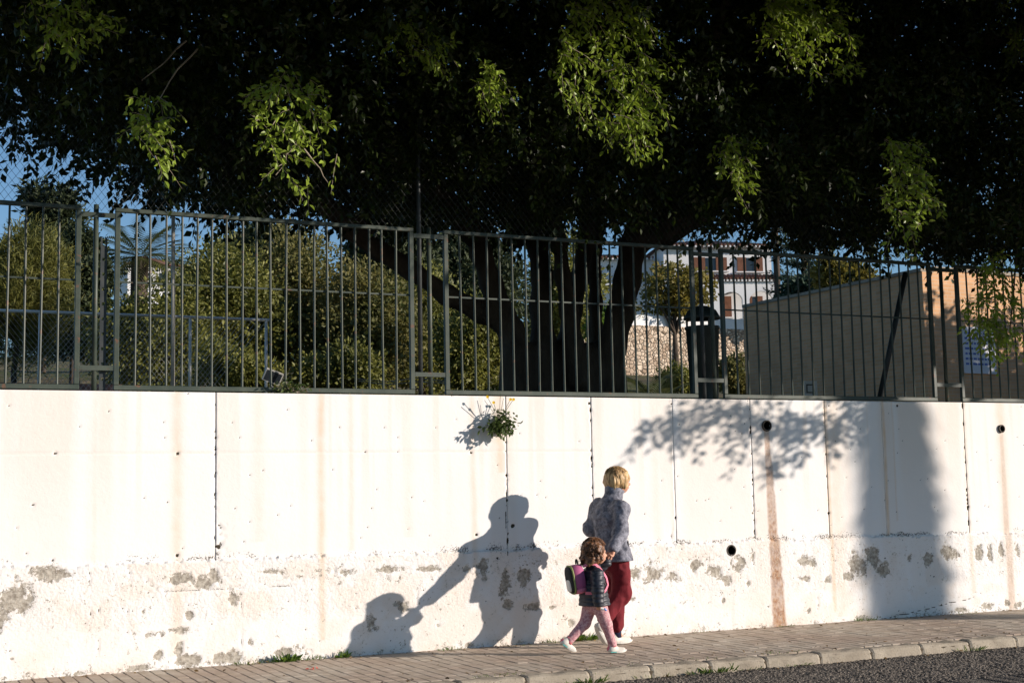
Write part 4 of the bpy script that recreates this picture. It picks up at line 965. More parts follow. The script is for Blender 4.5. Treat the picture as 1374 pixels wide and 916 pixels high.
# garden wall of rubble stone with white parapet, and its terrace
sL, sR = at(838, 492, Y=62), at(1012, 489, Y=62); zt3 = at(900, 438, Y=62)[2]; zp3 = at(900, 424, Y=62)[2]
t = thing('stone_wall', ((sL[0]+sR[0])/2, 62, sL[2]), 'rubble stone garden wall with white parapet below the villa', 'wall')
B().box((sL[0]-6, 62, sL[2]-3), (sR[0]+12, 62.5, zt3)).obj('stone_face', M_STONE, t)
B().box((sL[0]-6, 62.1, zt3+.003), (sR[0]+12, 62.4, zp3)).obj('parapet', M_WHITE, t)
tag(B().box((sL[0]-8, 62.51, 4), (sR[0]+14, 90, zt3-.1)).obj('garden_terrace', M_SOIL), 'raised garden behind the stone wall', kind='structure')
# distant white house at the left
c0 = at(203, 358, Y=85); t = thing('distant_house', (c0[0], 85, 8), 'tiny white house seen between palm and bars', 'house')
B().box((c0[0]-1.6, 85, 8), (c0[0]+2.2, 89, c0[2]+.1)).obj('wall', M_WHITE, t)
B().add([(c0[0]-1.9, 84.6, c0[2]+.12), (c0[0]+2.5, 84.6, c0[2]+.12), (c0[0]+2.5, 89.4, c0[2]+.12), (c0[0]-1.9, 89.4, c0[2]+.12), (c0[0]+.3, 87, c0[2]+1.0)], [[0, 3, 2, 1]], [[0, 1, 4], [1, 2, 4], [2, 3, 4], [3, 0, 4]]).obj('roof', M_ROOF, t)
for dx in (-.9, .6): B().box((c0[0]+dx, 84.95, c0[2]-1.2), (c0[0]+dx+.6, 84.99, c0[2]-.4)).obj('window', M_GLASS, t)

# ------------------------------------------------------------------ weeds and wall plants
def weed(pt, n, h, label, spread=.08, mat=M_GRASS, group='weeds along wall foot and kerb', ratio=.16, leafy=False, bw=(0, -.3)):
    n = int(n*.6); pt = np.array(pt, float); t = thing('weed', pt, label, 'weed', group)
    a = RNG.random(n)*6.283; r = spread*np.sqrt(RNG.random(n))
    P = pt+np.stack([r*np.cos(a)*1.5, r*np.sin(a)*.45-.0, 0*r-.004], -1)
    P[:, 1] = np.minimum(P[:, 1], -.035) if pt[1] > -.3 else P[:, 1]
    D = unit(np.stack([np.cos(a)*.8+RNG.normal(size=n)*.3, np.sin(a)*.6+bw[1], .5+.8*RNG.random(n)], -1))
    V, F, T = leaf_geo(P, D, RNG.normal(size=(n, 3))*.4+A(0, -.3, 1), h*.8*(.3+1.0*RNG.random(n)), .38 if leafy else ratio, True)
    tag(obj('blades', V, F, mat, t, {'tone': T}), kind='stuff')
    if leafy:
        b = B()
        for k in range(8): b.tube([pt+A(0, -.02, 0), pt+A(random.uniform(-.06, .06), random.uniform(-.06, -.02), h*random.uniform(.6, 1.1))], .0025, 3)
        b.obj('stems', M_GRASS, t)
def wp(px, py): p = at(px, py, Z=0.0); p[1] = min(p[1], -.05); p[2] = 0; return p
for px, py, n, h, s, lb, lf in ((340, 889, 90, .05, .12, 'low grass tuft at the wall foot, leftmost of the weeds', 0), (382, 886, 110, .085, .07, 'leafy green weed at the wall foot below the rust streak', 1), (418, 884, 60, .055, .07, 'small weed between the leafy weed and the child shadow', 0), (458, 881, 70, .07, .04, 'upright weed touching the left edge of the child shadow', 1), (606, 871, 80, .045, .10, 'dry low tuft left of the woman shadow feet', 0), (700, 866, 30, .03, .08, 'sparse weed at the feet of the woman shadow', 0),
        (748, 861, 70, .06, .09, 'grass tuft at the wall behind the child rear shoe', 0), (780, 858, 160, .10, .09, 'bright green grass clump behind the child legs', 0), (940, 848, 40, .03, .07, 'small dry tuft at the wall right of the woman', 0), (1056, 840, 50, .04, .06, 'tiny weed at the foot of the rust stain', 0), (1160, 832, 80, .05, .10, 'low green weed at the wall left of the palm shadow', 0), (1300, 823, 50, .035, .12, 'thin weed at the wall foot near the right edge', 0)):
    weed(wp(px, py), n, h, lb, s, leafy=bool(lf))
for px, py, n, h, s, lb in ((772, 910, 110, .08, .07, 'leafy weed in the gutter below the child'), (756, 915, 60, .06, .06, 'small weed in the gutter at the bottom edge'), (926, 901, 90, .06, .07, 'left of two neighbouring weeds in the gutter'), (956, 899, 120, .08, .10, 'right of two neighbouring weeds in the gutter'), (1075, 892, 50, .04, .09, 'low weed at the kerb foot in the middle of the road edge'), (1302, 872, 100, .06, .10, 'green weed on the kerb near the right edge'), (870, 906, 50, .04, .12, 'flat dry weed along the gutter'), (1005, 898, 40, .035, .10, 'tiny weed in the gutter right of the pair')):
    p = at(px, py, Z=-.082); p[1] = -2.055; weed(p, n, h, lb, s, bw=(0, -.2))
for px, py, n, h, s, lb in ((682, 910, 90, .03, .16, 'flat grass growing in the pavers at the bottom centre'), (1065, 878, 70, .03, .14, 'flat grass in the pavers by the kerb'), (935, 884, 60, .025, .16, 'thin moss-like grass among the pavers'), (850, 900, 50, .025, .16, 'thin grass at the kerb back edge')):
    p = at(px, py, Z=0); p[1] = max(p[1], -1.87); weed(p, n, h, lb, s, bw=(0, 0))
for px, py, lb in ((420, 897, 'fallen red petal lying on the pavers'), (808, 912, 'crumpled red brown leaf in the gutter')):
    z = 0.004 if px < 500 else -.075
    p = at(px, py, Z=z)
    V, F, T = leaf_geo(np.tile(p, (5, 1))+RNG.normal(size=(5, 3))*A(.025, .01, .004), RNG.normal(size=(5, 3))*A(1, 1, .3)+A(0, 0, .3), RNG.normal(size=(5, 3))*.4+A(0, -.6, 1), .035, .7, True)
    tag(obj('fallen_leaf', V, F, M_REDLEAF), lb, 'leaf')
n = 420; X_ = RNG.uniform(.6, 12, n); Y_ = np.where(RNG.random(n) < .45, -.05-.12*RNG.random(n)**2, np.where(RNG.random(n) < .6, -1.86+.25*RNG.random(n)**2, RNG.uniform(-1.85, -.1, n)))
Y_ = np.where(RNG.random(n) < .22, -2.06-.10*RNG.random(n), Y_); Z_ = np.where(Y_ < -2.0, -.078, .006)
V, F, T = leaf_geo(np.stack([X_, Y_, Z_], -1), RNG.normal(size=(n, 3))*A(1, 1, .25), RNG.normal(size=(n, 3))*.35+A(0, 0, 1), .018+.03*RNG.random(n), .5, True)
lt = obj('leaf_litter', V, F, leafmat('dry_fallen_leaf', (0.07, 0.045, 0.022), (0.26, 0.17, 0.07), .05, .8, .1), None, {'tone': T}); tag(lt, 'small dry leaves scattered on sidewalk and gutter', kind='stuff')
pc = A(5.21, -.03, 1.965); t = thing('wall_plant', (5.21, 0, 1.93), 'bushy green plant with yellow flowers growing from the wall joint', 'plant')
n = 52; C = pc+RNG.normal(size=(n, 3))*A(.045, .012, .035)+A(0, -.04, 0); D = unit(np.stack([RNG.normal(size=n)*.9, -.35-RNG.random(n)*.5, .25+RNG.normal(size=n)*.65], -1))
g, tw = sprays(C, D, .08+.07*RNG.random(n), 7, .045, .15, True, .55); g2, tw2 = sprays(np.tile(pc, (14, 1)), unit(np.stack([RNG.normal(size=14)*.3, -.2-.2*RNG.random(14), np.ones(14)], -1)), .18, 6, .035, .0, True, .5)
V, F, T = join_geo([g, g2]); V[:, 1] = np.minimum(V[:, 1], -.012); tag(obj('leaves', V, F, M_WPLANT, t, {'tone': T}), kind='stuff')
b = B(); fl_ = []
for ex, ez in ((-.13, .27), (-.07, .22), (.10, .25), (.13, .25), (.03, .26), (.0, .3), (-.16, .24)):
    e = pc+A(ex, -.09, ez); b.tube([pc, pc+A(ex*.4, -.07, ez*.55), e], .0022, 4); fl_.append(e)
b.obj('stems', M_WPLANT, t)
for e in fl_[:4]:
    a = np.arange(9)*.698; V, F, T = leaf_geo(np.tile(e, (9, 1)), np.stack([np.cos(a), 0*a-.3, np.sin(a)*.8], -1), np.tile(A(0, -1, .2), (9, 1)), .018, .6, True); obj('flower', V, F, M_YFLOWER, t)
B().tube([pc+A(0, .03, -.03), pc+A(0, -.03, 0)], [.03, .02], 6).obj('root', M_TWIG, t)
pc = at(391, 520, Y=.06); pc[2] = WT+.01; t = thing('ledge_plant', pc, 'small dry plant on the wall top beside the floodlight', 'plant')
n = 26; D = unit(np.stack([RNG.normal(size=n)*1.3, -.3*RNG.random(n), .35+RNG.random(n)*.6], -1)); g, tw = sprays(np.tile(pc, (n, 1))+RNG.normal(size=(n, 3))*A(.05, .01, .0), D, .12, 6, .04, .1, True, .5)
V, F, T = g; tag(obj('leaves', V, F, M_WPLANT, t, {'tone': T}), kind='stuff'); obj('stems', *tw, M_TWIG, t)

# ------------------------------------------------------------------ people
q = N('skin', 0.5, 0.35); q.col(q.mix(q.ramp(q.noise(18, 3), .35, .65), (0.56, 0.31, 0.21), (0.50, 0.25, 0.17))); q.b.inputs['Subsurface Weight'].default_value = .08; M_SKIN = q.m
q = N('blond_hair', 0.45, 0.4); v = q.map(q.gen(), (1, 1, .22)); q.col(q.mix(q.ramp(q.noise(55, 4, v), .35, .65), (0.26, 0.145, 0.055), (0.66, 0.45, 0.215))); q.bump(q.noise(70, 3, v), .8, .008); M_BLOND = q.m
q = N('brown_hair', 0.4, 0.4); v = q.gen(); q.col(q.mix(q.ramp(q.noise(38, 4, v), .38, .68), (0.05, 0.021, 0.010), (0.27, 0.12, 0.05))); q.bump(q.noise(60, 3, v), .9, .008); M_BROWN = q.m
q = N('grey_jacket_cloth', 0.75, 0.3); v = q.gen()
c = q.mix(q.ramp(q.noise(24, 6, v, .75), .36, .64), (0.06, 0.063, 0.082), (0.27, 0.275, 0.325)); q.col(c); q.bump(q.noise(26, 4, v), .35, .012); M_GREYJ = q.m
q = N('dark_red_cloth', 0.85, 0.25); q.col(q.mix(q.ramp(q.noise(12, 3, q.gen()), .3, .7), (0.105, 0.007, 0.012), (0.165, 0.013, 0.020))); q.bump(q.noise(14, 4, q.map(q.gen(), (1, 1, .4))), .4, .015); M_REDT = q.m
M_NAVYJ = two('navy_quilted_nylon', (0.012, 0.015, 0.024), (0.028, 0.032, 0.045), 20, 0.5, 0.5, local=True, bump=.3, bscale=40, dist=.006)
q = N('pink_patterned_cotton', 0.85, 0.2); v = q.gen(); q.col(q.mix(q.ramp(q.noise(62, 3, v), .42, .58), (0.60, 0.38, 0.38), (0.42, 0.19, 0.22))); M_LEGG = q.m
M_SOCK = N('navy_sock', 0.9, 0.2, (0.02, 0.022, 0.05)).m
M_SHOEW = two('white_shoe', (0.70, 0.67, 0.60), (0.60, 0.56, 0.49), 30, 0.6, 0.3, local=True)
M_SOLE = two('pale_rubber_sole', (0.74, 0.73, 0.68), (0.60, 0.57, 0.50), 20, 0.7, local=True)
M_SHOEP = two('pink_trim', (0.62, 0.13, 0.17), (0.72, 0.25, 0.27), 30, 0.6, local=True)
M_TEAL = N('teal_sole_insert', 0.5, 0.3, (0.10, 0.45, 0.42)).m
M_EYE = N('eye', 0.2, 0.5, (0.05, 0.035, 0.03)).m
M_PINKB = N('pink_backpack_cloth', 0.7, 0.3, (0.42, 0.10, 0.22)).m
M_PINKL = N('bright_pink_strap', 0.7, 0.3, (0.72, 0.20, 0.28)).m
M_LIME = N('green_piping', 0.6, 0.3, (0.24, 0.28, 0.10)).m
M_PBLK = N('black_pocket_cloth', 0.8, 0.3, (0.025, 0.025, 0.028)).m
M_PWHT = N('white_pocket_patch', 0.8, 0.3, (0.70, 0.69, 0.66)).m
M_BLUE = N('blue_plastic', 0.4, 0.4, (0.12, 0.25, 0.62)).m

class Fig:
    def __init__(s, base, rz, label, cat='person'):
        s.base = np.array(base, float); s.rz = rz; c_, q_ = math.cos(rz), math.sin(rz); s.R = np.array([[c_, -q_, 0], [q_, c_, 0], [0, 0, 1]])
        s.root = thing('person', base, label, cat)
    def loc(s, w_): return s.R.T@(np.array(w_, float)-s.base)
    def wv(s, V): return np.asarray(V)@s.R.T+s.base
    def put(s, name, VF, mat, parent=None, smooth=True):
        return obj(name, s.wv(VF[0]), VF[1], mat, parent or s.root, None, smooth)
    def bput(s, name, b, mat, parent=None, smooth=True):
        F = ([np.concatenate(b.Q)] if b.Q else [])+([np.concatenate(b.T)] if b.T else [])
        return obj(name, s.wv(np.concatenate(b.V)), F, mat, parent or s.root, None, smooth)
def chain(pts, rad, sc=None, k=None):
    out = []
    for i in range(len(pts)-1):
        p = [A(*pts[i]), A(*pts[i+1]), rad[i], rad[i+1], sc]
        if k is not None: p.append(k)
        out.append(tuple(p))
    return out
def hand(wr, d, n, size=1.0, c1=.5, c2=1.1, thumb=1):
    """palm, four unequal bent fingers and a thumb on the palm's side"""
    wr = A(*wr); d = unit(A(*d)); n = unit(A(*n)-d*(A(*n)@d)); s = np.cross(d, n)*thumb; z = size; out = []
    kn = wr+d*.085*z
    for o_ in (-.024, -.008, .008, .024): out.append((wr+s*o_*.7*z+d*.015*z, kn+s*o_*z, .014*z, .012*z, None, .02*z))
    for o_, L in zip((-.030, -.010, .010, .029), (.056, .068, .072, .064)):
        a_ = kn+s*o_*z; d1 = d*math.cos(c1)+n*math.sin(c1); b_ = a_+d1*L*.5*z; d2 = d*math.cos(c2)+n*math.sin(c2); e_ = b_+d2*L*.5*z
        out += [(a_, b_, .0095*z, .0085*z, None, .004*z), (b_, e_, .0085*z, .0070*z, None, .004*z)]
    a_ = wr+d*.022*z+s*.030*z; b_ = a_+unit(d*.6+s*.6+n*.4)*.036*z; e_ = b_+unit(d*.9+n*.5)*.030*z
    out += [(wr+d*.012*z+s*.012*z, a_, .015*z, .0125*z, None, .015*z), (a_, b_, .0125*z, .0105*z, None, .008*z), (b_, e_, .0105*z, .0085*z, None, .004*z)]
    return out
def shoe(fig, heel, toe, w_, hgt, up, matU, matS, trim=None, insert=None):
    """heel/toe are sole points in local space; up = local up vector of the foot"""
    heel, toe, up = A(*heel), A(*toe), unit(A(*up)); d = toe-heel; L = np.linalg.norm(d); d = d/L; up = unit(up-d*(up@d)); sd = np.cross(up, d)
    Rl = np.stack([d, sd, up], 1)
    def tr(V): return np.asarray(V)@Rl.T+heel
    pr = [(A(.16*L, 0, hgt*.42), A(.30*L, 0, hgt*.50), w_*.72, w_*.70, (1, 1, 1.0)), (A(.30*L, 0, hgt*.45), A(.80*L, 0, hgt*.30), w_*.80, w_*.76, (1, 1, .95)), (A(.20*L, 0, hgt*.5), A(.27*L, 0, hgt*1.05), w_*.74, w_*.70, None)]
    V, F = sdf_mesh(pr, .006, .03, clip=lambda X, Y, Z: hgt*.18-Z)
    o = fig.put('shoe', (tr(V), F), matU)
    n = 22; th = np.arange(n)*2*math.pi/n; ring = [(.5*L+.53*L*math.cos(a), w_*(.92+.08*math.cos(a-.3))*math.sin(a)) for a in th]; V = []
    for z, g in ((0, .93), (.01, 1.0), (hgt*.30, 1.02), (hgt*.34, .96)): V += [(.5*L+(x-.5*L)*g, y*g, z+(.012*((x/L-.55)**2)*4 if z < .02 else 0)) for x, y in ring]
    b = B().add(tr(V), [[k*n+i, k*n+(i+1) % n, (k+1)*n+(i+1) % n, (k+1)*n+i] for k in range(3) for i in range(n)], [[0, i+1, i] for i in range(1, n-1)]+[[3*n, 3*n+i, 3*n+i+1] for i in range(1, n-1)])
    fig.bput('sole', b, matS, o, False)
    if trim is not None:
        V, F = sdf_mesh([(A(.13*L, 0, hgt*.55), A(.20*L, 0, hgt*.75), w_*.80, w_*.72, None), (A(.86*L, 0, hgt*.30), A(.88*L, 0, hgt*.30), w_*.60, w_*.58, (1, 1, .7))], .006, .01, clip=lambda X, Y, Z: hgt*.22-Z)
        fig.put('trim', (tr(V), F), trim, o)
    if insert is not None:
        b = B()
        for sy in (-1, 1): b.add(tr([(x, sy*w_*1.0, z) for x, z in ((.1*L, .007), (.42*L, .007), (.40*L, hgt*.20), (.12*L, hgt*.22))]+[(x, sy*w_*.7, z) for x, z in ((.1*L, .007), (.42*L, .007), (.40*L, hgt*.20), (.12*L, hgt*.22))]), [[0, 1, 2, 3], [4, 7, 6, 5], [0, 4, 5, 1], [1, 5, 6, 2], [2, 6, 7, 3], [3, 7, 4, 0]])
        fig.bput('sole_insert', b, insert, o, False)
    return o
HAND = A(5.835, -.995, .79)           # where the two hands meet
# --- the woman
W = Fig((6.15, -.56, 0), math.radians(4), 'woman with blond bob in grey jacket and dark red trousers holding hands')
hl = W.loc(HAND)
sR, eR = A(-.085, -.185, 1.225), A(-.17, -.30, 1.005); wR = hl+A(.05, .045, .075)
sL_, eL, wL = A(-.085, .175, 1.225), A(-.165, .215, 1.03), A(.0, .195, .915)
hipR, kR, aR = A(-.05, -.085, .80), A(-.035, -.085, .455), A(-.235, -.08, .245)
hipL, kL, aL = A(-.05, .085, .80), A(.01, .085, .455), A(-.005, .065, .10)
hd = A(.02, 0, 1.447)
body = [(hd+A(-.018, 0, .025), hd+A(-.012, 0, .022), .088, .088, (1.08, .86, 1.05)), (hd+A(.032, -.0, -.045), hd+A(.04, 0, -.058), .052, .045, (1, .9, 1)), (hd+A(.05, 0, 0), hd+A(.055, 0, -.02), .05, .048, (.9, 1, 1.1)),
        (hd+A(.096, 0, .0), hd+A(.116, 0, -.022), .010, .013, None, .015), (hd+A(.09, -.015, -.055), hd+A(.09, .015, -.055), .010, .010, None, .012), (hd+A(-.01, -.082, -.01), hd+A(-.008, -.086, .012), .016, .018, (1, .5, 1), .01), (hd+A(-.01, .082, -.01), hd+A(-.008, .086, .012), .016, .018, (1, .5, 1), .01),
        (A(-.055, 0, 1.25), hd+A(-.02, 0, -.06), .056, .052), (A(-.07, 0, .82), A(-.085, 0, 1.0), .10, .085, (1, 1.35, 1)), (A(-.085, 0, 1.0), A(-.085, 0, 1.2), .085, .095, (1, 1.45, 1))]
body += chain([sR, eR, wR], [.045, .038, .026])+chain([sL_, eL, wL], [.045, .038, .026])+chain([hipR, kR, aR], [.075, .05, .036])+chain([hipL, kL, aL], [.075, .05, .036])
body += [(aR, A(-.255, -.08, .15), .028, .015), (aL, A(.08, .065, .035), .030, .018)]
body += hand(wR, hl-wR+A(-.02, 0, -.01), (-.9, -.3, .0), .95, .6, 1.6, 1)+hand(wL, (.9, -.25, -.3), (0, -.8, -.3), .95, .4, .9, -1)
W.put('body', sdf_mesh(body, .0075, .035), M_SKIN)
for sy in (-1, 1): W.put('eye', sdf_mesh([(hd+A(.088, .03*sy, .008), hd+A(.088, .03*sy, .008), .011, .011, None)], .004, .0), M_EYE)
tors = [(A(-.065, 0, .74), A(-.075, 0, .93), .166, .128, (1, 1.40, 1)), (A(-.075, 0, .93), A(-.095, 0, 1.13), .124, .126, (1, 1.26, 1)), (A(-.095, 0, 1.13), A(-.075, 0, 1.22), .126, .088, (1, 1.55, 1)), (A(-.07, 0, 1.25), A(-.035, 0, 1.335), .085, .078, None, .05)]
slR = chain([sR+A(0, .03, -.02), sR+A(-.005, -.01, -.02), eR, wR], [.080, .072, .061, .050]); slL = chain([sL_+A(0, -.03, -.02), sL_, eL, wL], [.080, .070, .059, .050])
def jfold(P):
    rd = 1-np.abs(2*fbm(P*A(9, 9, 13)+fbm(P*6, 2, 80)[..., None]*1.2, 2, 81)-1)
    return -.022*(rd-.75)+.008*(fbm(P*A(26, 26, 34), 2, 82)-.5)
colcut = lambda X, Y, Z: np.maximum(.745+.03*(X+.07)-Z, np.minimum(.9, (Z-(1.355+.0*X))))
V, F = sdf_mesh(tors+slR+slL, .0075, .045, clip=colcut, disp=jfold)
jk = W.put('jacket', (V, F), M_GREYJ)
# standing collar, open at the throat
n = 30; V = []
for (rx, ry, z, g) in ((.088, .090, 1.29, 0), (.084, .086, 1.335, 0), (.092, .090, 1.385, 0), (.085, .083, 1.388, 0), (.074, .074, 1.33, 0)):
    for i in range(n):
        a = .25+(2*math.pi-.5)*i/(n-1); V.append((-.045+.025*(z-1.29)/.1+rx*math.cos(a), ry*math.sin(a), z-.025*math.cos(a)*(z > 1.36)-.004*math.sin(5*a)))
b = B().add(V, [[k*n+i, k*n+i+1, (k+1)*n+i+1, (k+1)*n+i] for k in range(4) for i in range(n-1)]); W.bput('collar', b, M_GREYJ, jk)
b = B().box((-.012, -.006, -.05), (.012, .006, .05), np.array(Matrix.Rotation(math.radians(52), 3, 'Z')@Matrix.Rotation(.1, 3, 'Y')), (.004, -.150, .87)); W.bput('pocket', b, M_PBLK, jk, False)
hipx = [(A(-.06, 0, .80), A(-.055, 0, .72), .112, .108, (1, 1.3, 1))]
tro = hipx+chain([hipR+A(0, 0, -.02), kR, aR+A(.02, 0, .03)], [.094, .086, .076], None, .04)+chain([hipL+A(0, 0, -.02), kL, aL+A(0, 0, .06)], [.092, .082, .068], None, .03)
V, F = sdf_mesh(tro, .0075, .04, disp=lambda P: -.020*((1-np.abs(2*fbm(P*A(11, 11, 6)+fbm(P*5, 2, 79)[..., None]*1.5, 2, 83)-1))-.75)+.006*(fbm(P*A(20, 20, 26), 2, 84)-.5)); W.put('trousers', (V, F), M_REDT)
hair = [(hd+A(-.028, 0, .035), hd+A(-.02, 0, .03), .098, .098, (1.10, .98, 1.02)), (hd+A(-.055, 0, -.02), hd+A(-.062, 0, -.062), .082, .066, (1, 1.15, 1)), (hd+A(.045, -.03, .062), hd+A(.075, -.02, .035), .045, .030, None, .03), (hd+A(.045, .03, .062), hd+A(.075, .02, .035), .045, .030, None, .03),
        (hd+A(-.0, -.082, .02), hd+A(.012, -.086, -.045), .036, .022, (1, .7, 1), .02), (hd+A(-.0, .082, .02), hd+A(.012, .086, -.045), .036, .022, (1, .7, 1), .02)]
V, F = sdf_mesh(hair, .0055, .03, disp=lambda P:   .026*(fbm((P-hd)*A(24, 24, 10), 3, 85)-.5)+.012*(fbm((P-hd)*A(70, 70, 16), 2, 86)-.5)); wh = W.put('hair', (V, F), M_BLOND)
def strands(fig, name, c_, R3, n, z_end, mat, parent, curl=0.0, rad=.0022, seed=1, face=.95):
    rg = np.random.default_rng(seed); b = B()
    for i in range(n):
        ph = rg.uniform(-math.pi, math.pi); front = abs(ph) < face
        t1 = rg.uniform(.9, 1.25) if front else 1.57; k = 9 if not curl else 22; th = np.linspace(rg.uniform(.05, .9), t1, k)
        lift = 1.0+.09*rg.random()**2; ph_ = ph+rg.normal()*.12*np.linspace(0, 1, k)
        P = np.stack([np.sin(th)*np.cos(ph_)*R3[0], np.sin(th)*np.sin(ph_)*R3[1], np.cos(th)*R3[2]], -1)*lift
        if not front:
            drop = np.linspace(0, 1, k)**2.2*(z_end*rg.uniform(.6, 1.1)); P[:, 2] -= drop; P[:, :2] *= (1-.16*np.linspace(0, 1, k)[:, None]**3)
        if curl:
            a = np.linspace(0, rg.uniform(10, 20), k)+rg.uniform(0, 6); P += curl*np.stack([np.cos(a), np.sin(a), .6*np.sin(a*1.3)], -1)*np.linspace(.2, 1, k)[:, None]
        b.tube(c_+P, np.linspace(rad, rad*.5, k), 3, False)
    return fig.bput(name, b, mat, parent)
strands(W, 'strand_layer', hd+A(-.026, 0, .034), (.109, .099, .103), 430, .085, M_BLOND, wh, .004)
W.bput('sock', B().tube([aL+A(0, 0, .08), aL+A(.0, 0, -.04)], [.043, .048], 12), M_SOCK); W.bput('sock', B().tube([aR+A(.045, 0, .03), aR+A(-.02, 0, -.03)], [.044, .046], 12), M_SOCK)
shoe(W, (-.085, .065, .004), (.155, .06, .004), .046, .085, (0, 0, 1), M_SHOEW, M_SOLE)
shoe(W, (-.335, -.08, .190), (-.215, -.08, .008), .046, .085, (.75, 0, .5), M_SHOEW, M_SOLE)
# --- the child
K = Fig((5.62, -1.045, 0), math.radians(-9), 'small child with brown curls in navy quilted jacket and pink leggings')
hk = K.loc(HAND)
sR, eR, wR = A(-.005, -.118, .665), A(-.02, -.178, .548), A(-.02, -.188, .448)
sL_, eL = A(.01, .10, .67), A(.085, .125, .70); wL = hk+A(-.045, .005, -.035)
hipR, kR, aR = A(.03, -.05, .42), A(.095, -.05, .245), A(.150, -.035, .085)
hipL, kL, aL = A(-.01, .045, .42), A(-.065, .04, .255), A(-.215, .03, .125)
hd = A(.03, 0, .845)
body = [(hd+A(-.012, 0, .018), hd+A(-.01, 0, .018), .084, .084, (1.05, .9, 1)), (hd+A(.03, 0, -.045), hd+A(.035, 0, -.05), .048, .044, None), (hd+A(.045, 0, -.01), hd+A(.045, 0, -.02), .044, .044, None), (hd+A(.088, 0, -.018), hd+A(.096, 0, -.026), .008, .010, None, .012), (hd+A(.08, -.01, -.055), hd+A(.08, .01, -.055), .008, .008, None, .01),
        (hd+A(-.005, -.078, -.01), hd+A(-.003, -.08, .006), .014, .015, (1, .5, 1), .01), (hd+A(-.005, .078, -.01), hd+A(-.003, .08, .006), .014, .015, (1, .5, 1), .01), (A(.005, 0, .68), hd+A(-.01, 0, -.06), .04, .04), (A(.0, 0, .44), A(0, 0, .66), .075, .07, (1, 1.25, 1))]
body += chain([sR, eR, wR], [.032, .027, .020])+chain([sL_, eL, wL], [.032, .027, .020])+chain([hipR, kR, aR], [.05, .036, .026])+chain([hipL, kL, aL], [.05, .036, .026])+[(aR, A(.20, -.033, .026), .022, .012), (aL, A(-.20, .03, .055), .022, .012)]
body += hand(wR, (.05, .1, -1), (.6, .6, 0), .62, .7, 1.5, -1)+hand(wL, hk-wL, (.2, .2, 1), .62, .5, 1.2, 1)
K.put('body', sdf_mesh(body, .0055, .028), M_SKIN)
for sy in (-1, 1): K.put('eye', sdf_mesh([(hd+A(.078, .028*sy, .0), hd+A(.078, .028*sy, .0), .010, .010, None)], .004, .0), M_EYE)
def quilt(P):
    return .0065*np.abs(np.sin((P[..., 2]+.012*fbm(P*9, 2, 90))*math.pi/.040))*-1+.006*(fbm(P*A(22, 22, 26), 3, 87)-.5)
tors = [(A(.008, 0, .415), A(.0, 0, .53), .128, .112, (1, 1.12, 1)), (A(.0, 0, .53), A(.0, 0, .64), .112, .092, (1, 1.2, 1)), (A(.005, 0, .66), A(.008, 0, .72), .066, .058, None)]
slR = chain([sR+A(0, .03, -.01), sR, eR, wR+A(0, 0, -.005)], [.062, .056, .050, .043]); slL = chain([sL_+A(0, -.03, -.01), sL_, eL, wL], [.060, .054, .047, .040])
V, F = sdf_mesh(tors+slR+slL, .0055, .014, clip=lambda X, Y, Z: np.maximum(.405-.05*(X < 9)*0-Z, -1), disp=quilt); K.put('jacket', (V, F), M_NAVYJ)
leg = [(A(.01, 0, .44), A(.01, 0, .41), .085, .08, (1, 1.15, 1))]+chain([hipR, kR, aR+A(0, 0, -.01)], [.068, .048, .036], None, .02)+chain([hipL, kL, aL+A(.008, 0, .0)], [.066, .047, .035], None, .02)
V, F = sdf_mesh(leg, .0055, .02, disp=lambda P: .005*(fbm(P*A(24, 24, 30), 2, 88)-.5)); K.put('leggings', (V, F), M_LEGG)
rg = np.random.default_rng(4); curls = [(hd+A(-.02, 0, .03), hd+A(-.018, 0, .028), .095, .095, (1.05, .97, 1))]
for i in range(90):
    d = unit(rg.normal(size=3)); 
    if d[0] > .45 and d[2] < .55: continue
    p = hd+A(-.02, 0, .02)+d*A(.096, .088, .092)+A(0, 0, -.03 if d[2] < 0 else 0); r = .013+.010*rg.random(); curls.append((p, p+unit(rg.normal(size=3)+A(0, 0, -.8))*.03, r, r*.7, None, .008))
for i in range(26):
    a = math.pi*(.45+1.1*rg.random()); p = hd+A(-.02+.088*math.cos(a), .09*math.sin(a), -.045); r = .018; curls.append((p, p+A(rg.normal()*.012-.008, rg.normal()*.012, -.045-.02*rg.random()), r, r*.5, None, .008))
V, F = sdf_mesh(curls, .005, .012, disp=lambda P: .010*(fbm(P*55, 2, 89)-.5)); kh = K.put('hair', (V, F), M_BROWN)
strands(K, 'curl_layer', hd+A(-.02, 0, .028), (.102, .096, .098), 420, .10, M_BROWN, kh, .011, .0024, 2)
K.bput('sock', B().tube([aR+A(-.004, 0, .02), aR+A(.003, 0, -.03)], [.033, .035], 10), M_SHOEP); K.bput('sock', B().tube([aL+A(.012, 0, .015), aL+A(-.012, 0, -.03)], [.033, .035], 10), M_SHOEP)
shoe(K, (.105, -.035, .004), (.275, -.03, .004), .036, .062, (0, 0, 1), M_SHOEW, M_SOLE, M_SHOEP, M_TEAL)
shoe(K, (-.300, .03, .092), (-.165, .03, .010), .036, .062, (.45, 0, .8), M_SHOEW, M_SOLE, M_SHOEP, M_TEAL)
# toy in the child's free hand
p = K.wv(np.array([wR+A(.02, .0, -.055)]))[0]; ty = thing('small_toy', p, 'tiny white and blue toy in the child lowered hand', 'toy')
V, F = sdf_mesh([(p, p+A(.03, -.01, -.008), .012, .010, None)], .004, .0); obj('toy_body', V, F, M_PWHT, ty, None, True)
V, F = sdf_mesh([(p+A(.03, -.012, -.006), p+A(.042, -.014, -.016), .010, .008, None)], .004, .0); obj('toy_end', V, F, M_BLUE, ty, None, True)
